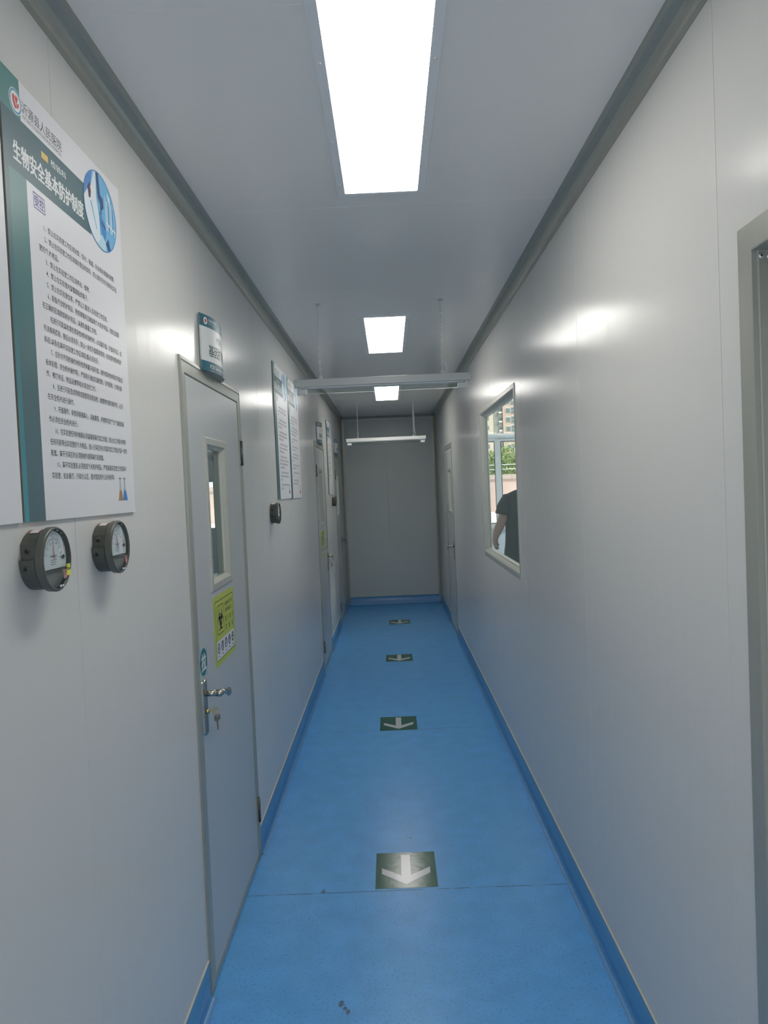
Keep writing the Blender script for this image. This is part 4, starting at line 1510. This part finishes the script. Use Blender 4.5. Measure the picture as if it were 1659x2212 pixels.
def make_tree(label, x, y, base, r, n, seed, hz):
    rnd = random.Random(seed)
    t = thing('garden_tree', label, 'tree', (x, y, 0), 0, 'trees beyond the parapet')
    tr = MB()
    tr.tube([(0, 0, 0), (0.05, 0.02, 0.8), (-0.03, 0.05, 1.6), (0.06, 0, base + hz * 0.3)], [0.12, 0.10, 0.08, 0.04], 8)
    for k in range(9):
        a = k * 2.4
        q = rnd.uniform(0.5, 0.85)
        tr.tube([(0, 0, 1.2 + 0.09 * k), (r * 0.4 * math.cos(a), r * 0.4 * math.sin(a), 1.7 + 0.12 * k), (r * q * math.cos(a), r * q * math.sin(a), base + hz * rnd.uniform(-0.3, 0.6))], [0.05, 0.03, 0.01], 6)
    tr.build('trunk', M_BARK, t)
    lf = MB()
    cl = []
    for k in range(26):
        a, b_ = rnd.uniform(0, 2 * PI), rnd.uniform(-0.7, 1.0)
        q = rnd.uniform(0.35, 0.95)
        cl.append((r * q * math.cos(a), r * q * math.sin(a), base + hz * b_ * 0.75, rnd.uniform(0.28, 0.55)))
    for k in range(n):
        c = rnd.choice(cl)
        d = Vector((rnd.gauss(0, 1), rnd.gauss(0, 1), rnd.gauss(0, 1))).normalized() * c[3] * rnd.uniform(0.5, 1.0)
        p = Vector(c[:3]) + d
        ax = Vector((rnd.gauss(0, 1), rnd.gauss(0, 1), rnd.gauss(0, 0.6))).normalized()
        sd = ax.cross(Vector((rnd.gauss(0, 1), rnd.gauss(0, 1), rnd.gauss(0, 1)))).normalized()
        L_, w_ = rnd.uniform(0.055, 0.11), rnd.uniform(0.02, 0.038)
        lf.add([tuple(p), tuple(p + ax * L_ * 0.5 + sd * w_), tuple(p + ax * L_), tuple(p + ax * L_ * 0.5 - sd * w_)], [(0, 1, 2, 3)])
    lf.build('foliage', M_LEAF, t)
    return t


make_tree('sunny leafy tree in the middle of the outside view', 4.35, 24.5, 1.92, 1.15, 7000, 3, 0.85)
make_tree('leafy tree beside the left edge of the outside view', 3.45, 29.0, 2.05, 1.15, 5000, 4, 0.9)
make_tree('tree crown at the right edge of the outside view', 6.75, 27.0, 1.9, 1.0, 2600, 9, 0.7)

# apartment towers far behind the trees
bt = thing('apartment_tower', 'pink apartment tower with window columns, seen through the window', 'building', (46, 245, 0), 0)
MB().box((-7.7, 0, 0), (14, 14, 62)).build('facade', M_TOWER_PINK, bt)
for k in range(14):
    z = 9.5 + 3.0 * k
    for x0, x1, split in ((-6.65, -5.3, False), (-5.0, -3.9, True), (-2.2, -0.85, False), (0.4, 1.5, True), (3.2, 4.55, False)):
        f = MB()
        f.box((x0 - 0.12, -0.12, z - 0.45 if split else z - 0.1), (x1 + 0.12, 0.0, z + 1.85 if split else z + 1.7))
        fo = f.build('window_surround', M_TOWER_FRAME, bt)
        g = MB()
        if split:
            g.box((x0, -0.16, z - 0.35), (x1, -0.10, z + 0.6))
            g.box((x0, -0.16, z + 0.75), (x1, -0.10, z + 1.72))
        else:
            g.box((x0, -0.16, z), (x0 + 0.68 * (x1 - x0), -0.10, z + 1.45))
            g.box((x0 + 0.74 * (x1 - x0), -0.16, z), (x1, -0.10, z + 1.45))
        g.build('window_glass', M_TOWER_GLASS, fo)
bg_ = thing('apartment_tower', 'grey apartment tower with white balconies beside the pink one', 'building', (36.2, 246, 0), 0)
MB().box((-0.9, 0, 0), (2.05, 12, 62)).build('facade', M_TOWER_GREY, bg_)
MB().box((0.85, -0.25, 0), (1.9, 0.0, 60)).build('window_band', M_TOWER_BAND, bg_)
for k in range(14):
    z = 9.5 + 3.0 * k
    MB().box((0.78, -0.7, z), (1.98, -0.25, z + 0.5)).build('balcony', M_TOWER_WHITE, bg_)
    g = MB()
    g.box((0.95, -0.32, z + 0.6), (1.8, -0.25, z + 1.5))
    g.build('window_glass', M_TOWER_GLASS, bg_)
bc = thing('apartment_tower', 'cream apartment tower at the left edge of the window', 'building', (31.0, 240, 0), 0)
MB().box((-3.2, 0, 0), (3.35, 5, 60)).build('facade', M_TOWER_CREAM, bc)
for k in range(14):
    z = 9.8 + 3.0 * k
    MB().box((1.35, -0.05, z), (1.95, 0.0, z + 1.3)).build('window_glass', M_TOWER_GLASS, bc)

# ------------------------------------------------------------------ the person behind the observation window
def skin_mesh(verts, edges, radii, root, sub=1):
    me = bpy.data.meshes.new('b')
    me.from_pydata(verts, edges, [])
    ob = bpy.data.objects.new('b', me)
    COL.objects.link(ob)
    md = ob.modifiers.new('s', 'SKIN')
    md.use_smooth_shade = True
    lay = me.skin_vertices[0].data
    for i, r in enumerate(radii):
        lay[i].radius = r if isinstance(r, tuple) else (r, r)
        lay[i].use_root = (i == root)
    ss = ob.modifiers.new('d', 'SUBSURF')
    ss.levels = ss.render_levels = sub
    dg = bpy.context.evaluated_depsgraph_get()
    out = bpy.data.meshes.new_from_object(ob.evaluated_get(dg))
    bpy.data.objects.remove(ob)
    bpy.data.meshes.remove(me)
    return out


def make_person():
    P = thing('person', 'person in dark short sleeved shirt standing in the next room', 'person', (1.535, 8.3, 0.0), 0)
    V, E, Rr = [], [], []

    def add(p, r, par=None):
        V.append(p)
        Rr.append(r)
        if par is not None:
            E.append((par, len(V) - 1))
        return len(V) - 1
    pel = add((0, 0, 0.97), (0.155, 0.105))
    wa = add((0, 0.0, 1.14), (0.145, 0.095), pel)
    ch = add((0, 0.0, 1.36), (0.165, 0.11), wa)
    nb = add((0, 0.0, 1.52), (0.085, 0.075), ch)
    nk = add((0, 0.01, 1.60), 0.056, nb)
    h1 = add((0, 0.02, 1.67), (0.070, 0.085), nk)
    h2 = add((0, 0.03, 1.76), (0.080, 0.098), h1)
    h3 = add((0, 0.02, 1.84), (0.058, 0.070), h2)
    for s in (-1, 1):
        sh = add((s * 0.19, 0.0, 1.495), 0.066, ch)
        ua = add((s * 0.245, -0.02, 1.39), 0.058, sh)
        el = add((s * 0.297, -0.03, 1.235), 0.056, ua)
        fa = add((s * 0.340, -0.01, 1.145), 0.054, el)
        wr_ = add((s * 0.372, 0.015, 1.055), 0.038, fa)
        pa = add((s * 0.375, 0.022, 1.010), (0.038, 0.048), wr_)
        kn = add((s * 0.374, 0.026, 0.975), (0.028, 0.048), pa)
        for k, (oy, ln, rr) in enumerate(((-0.027, 0.9, 0.0088), (-0.009, 1.0, 0.0092), (0.009, 0.95, 0.0088), (0.026, 0.78, 0.0080))):
            oy *= 1.15
            rr *= 1.6
            a = add((s * 0.376, 0.030 + oy, 0.960), rr, kn)
            b = add((s * 0.370, 0.030 + oy, 0.958 - 0.030 * ln), rr, a)
            c = add((s * 0.350, 0.031 + oy, 0.955 - 0.034 * ln), rr * 0.95, b)
            add((s * 0.344, 0.031 + oy, 0.962 - 0.012 * ln), rr * 0.85, c)
        t1 = add((s * 0.352, 0.052, 0.995), 0.015, pa)
        t2 = add((s * 0.338, 0.058, 0.972), 0.013, t1)
        add((s * 0.330, 0.050, 0.952), 0.0115, t2)
        hp = add((s * 0.095, 0.0, 0.90), (0.095, 0.105), pel)
        th = add((s * 0.105, 0.005, 0.72), 0.082, hp)
        kn2 = add((s * 0.110, 0.0, 0.50), 0.056, th)
        cf = add((s * 0.112, -0.02, 0.36), 0.055, kn2)
        an = add((s * 0.115, -0.02, 0.10), 0.036, cf)
        hf = add((s * 0.118, 0.03, 0.055), 0.034, an)
        add((s * 0.128, 0.15, 0.045), (0.038, 0.022), hf)
    me = skin_mesh(V, E, Rr, pel, 2)
    me.name = 'body'
    me.materials.clear()
    me.materials.append(M_SKIN)
    for p in me.polygons:
        p.use_smooth = True
    body = bpy.data.objects.new('body', me)
    COL.objects.link(body)
    body.parent = P
    # shirt: lofted torso and two sleeves in one garment
    sh = MB()
    rings = [(0.795, 0.292, 0.150, 0), (0.87, 0.283, 0.148, 0), (0.98, 0.268, 0.143, 0), (1.10, 0.256, 0.138, 0), (1.22, 0.252, 0.140, 0), (1.34, 0.256, 0.145, 0), (1.44, 0.262, 0.140, 0),
             (1.505, 0.252, 0.125, 0), (1.545, 0.215, 0.108, 0), (1.572, 0.150, 0.095, 0), (1.588, 0.092, 0.080, 0), (1.596, 0.078, 0.072, 0)]
    n = 36
    v = []
    for z, a, b, _ in rings:
        for i in range(n):
            t = 2 * PI * i / n
            e = 0.75
            cx = math.copysign(abs(math.cos(t)) ** e, math.cos(t))
            sy = math.copysign(abs(math.sin(t)) ** 0.9, math.sin(t))
            wob = 1 + 0.015 * math.sin(5 * t + z * 9)
            v.append((a * cx * wob, b * sy * wob, z))
    f = []
    for k in range(len(rings) - 1):
        for i in range(n):
            j = (i + 1) % n
            f.append((k * n + i, k * n + j, (k + 1) * n + j, (k + 1) * n + i))
    f.append(tuple(reversed(range(n))))
    sh.add(v, f, 0, True)
    for s in (-1, 1):
        sh.tube([(s * 0.135, 0, 1.480), (s * 0.215, -0.005, 1.462), (s * 0.252, -0.018, 1.40), (s * 0.276, -0.026, 1.335), (s * 0.284, -0.028, 1.308)], [0.075, 0.088, 0.090, 0.088, 0.089], 18)
    sh.build('tshirt', M_SHIRT, P)
    tr = MB()
    for s in (-1, 1):
        tr.tube([(s * 0.085, 0, 0.99), (s * 0.098, 0, 0.88), (s * 0.106, 0, 0.70), (s * 0.11, 0, 0.50), (s * 0.113, -0.01, 0.30), (s * 0.115, -0.015, 0.085)], [0.135, 0.128, 0.105, 0.085, 0.078, 0.074], 20)
    tr.build('trousers', M_TROUSERS, P)
    for s in (-1, 1):
        so = MB()
        so.tube([(s * 0.116, -0.07, 0.040), (s * 0.118, -0.03, 0.048), (s * 0.12, 0.05, 0.046), (s * 0.127, 0.14, 0.036), (s * 0.13, 0.20, 0.030)], [0.030, 0.042, 0.044, 0.042, 0.022], 14, squash=[(1, 1), (1, 1), (1, 0.95), (1.05, 0.8), (1.1, 0.8)])
        so.build('shoe', M_SHOE, P)
    hr_ = MB()
    v, f = [], []
    n, k = 20, 9
    for j in range(k + 1):
        ph = PI / 2 - (PI * 0.62) * j / k
        for i in range(n):
            t = 2 * PI * i / n
            front = max(0, math.sin(t))
            zz = math.sin(ph if ph > 0.1 or front < 0.5 else 0.1)
            v.append((0.092 * math.cos(ph) * math.cos(t), 0.028 + 0.112 * math.cos(ph) * math.sin(t), 1.775 + 0.115 * zz))
    for j in range(k):
        for i in range(n):
            q = (i + 1) % n
            f.append((j * n + i, (j + 1) * n + i, (j + 1) * n + q, j * n + q))
    hr_.add(v, f, 0, True)
    hr_.build('hair', M_HAIR, P)
    fc = MB()
    fc.tube([(0, 0.112, 1.745), (0, 0.128, 1.722), (0, 0.120, 1.712)], [0.008, 0.013, 0.010], 8)
    for s in (-1, 1):
        fc.lathe([(0.0, -0.004), (0.012, 0.0), (0.0, 0.006)], 10, T=lambda x, y, z: (y * 0.9 + s * 0.031, x + 0.109, z * 0.6 + 1.758))
        fc.tube([(s * 0.078, 0.02, 1.79), (s * 0.090, 0.012, 1.765), (s * 0.082, 0.02, 1.725)], [0.008, 0.014, 0.008], 8)
    fc.tube([(-0.024, 0.104, 1.688), (0, 0.114, 1.686), (0.024, 0.104, 1.688)], [0.004, 0.007, 0.004], 8)
    fc.build('face', M_SKIN, P)


make_person()
bpy.context.view_layer.update()
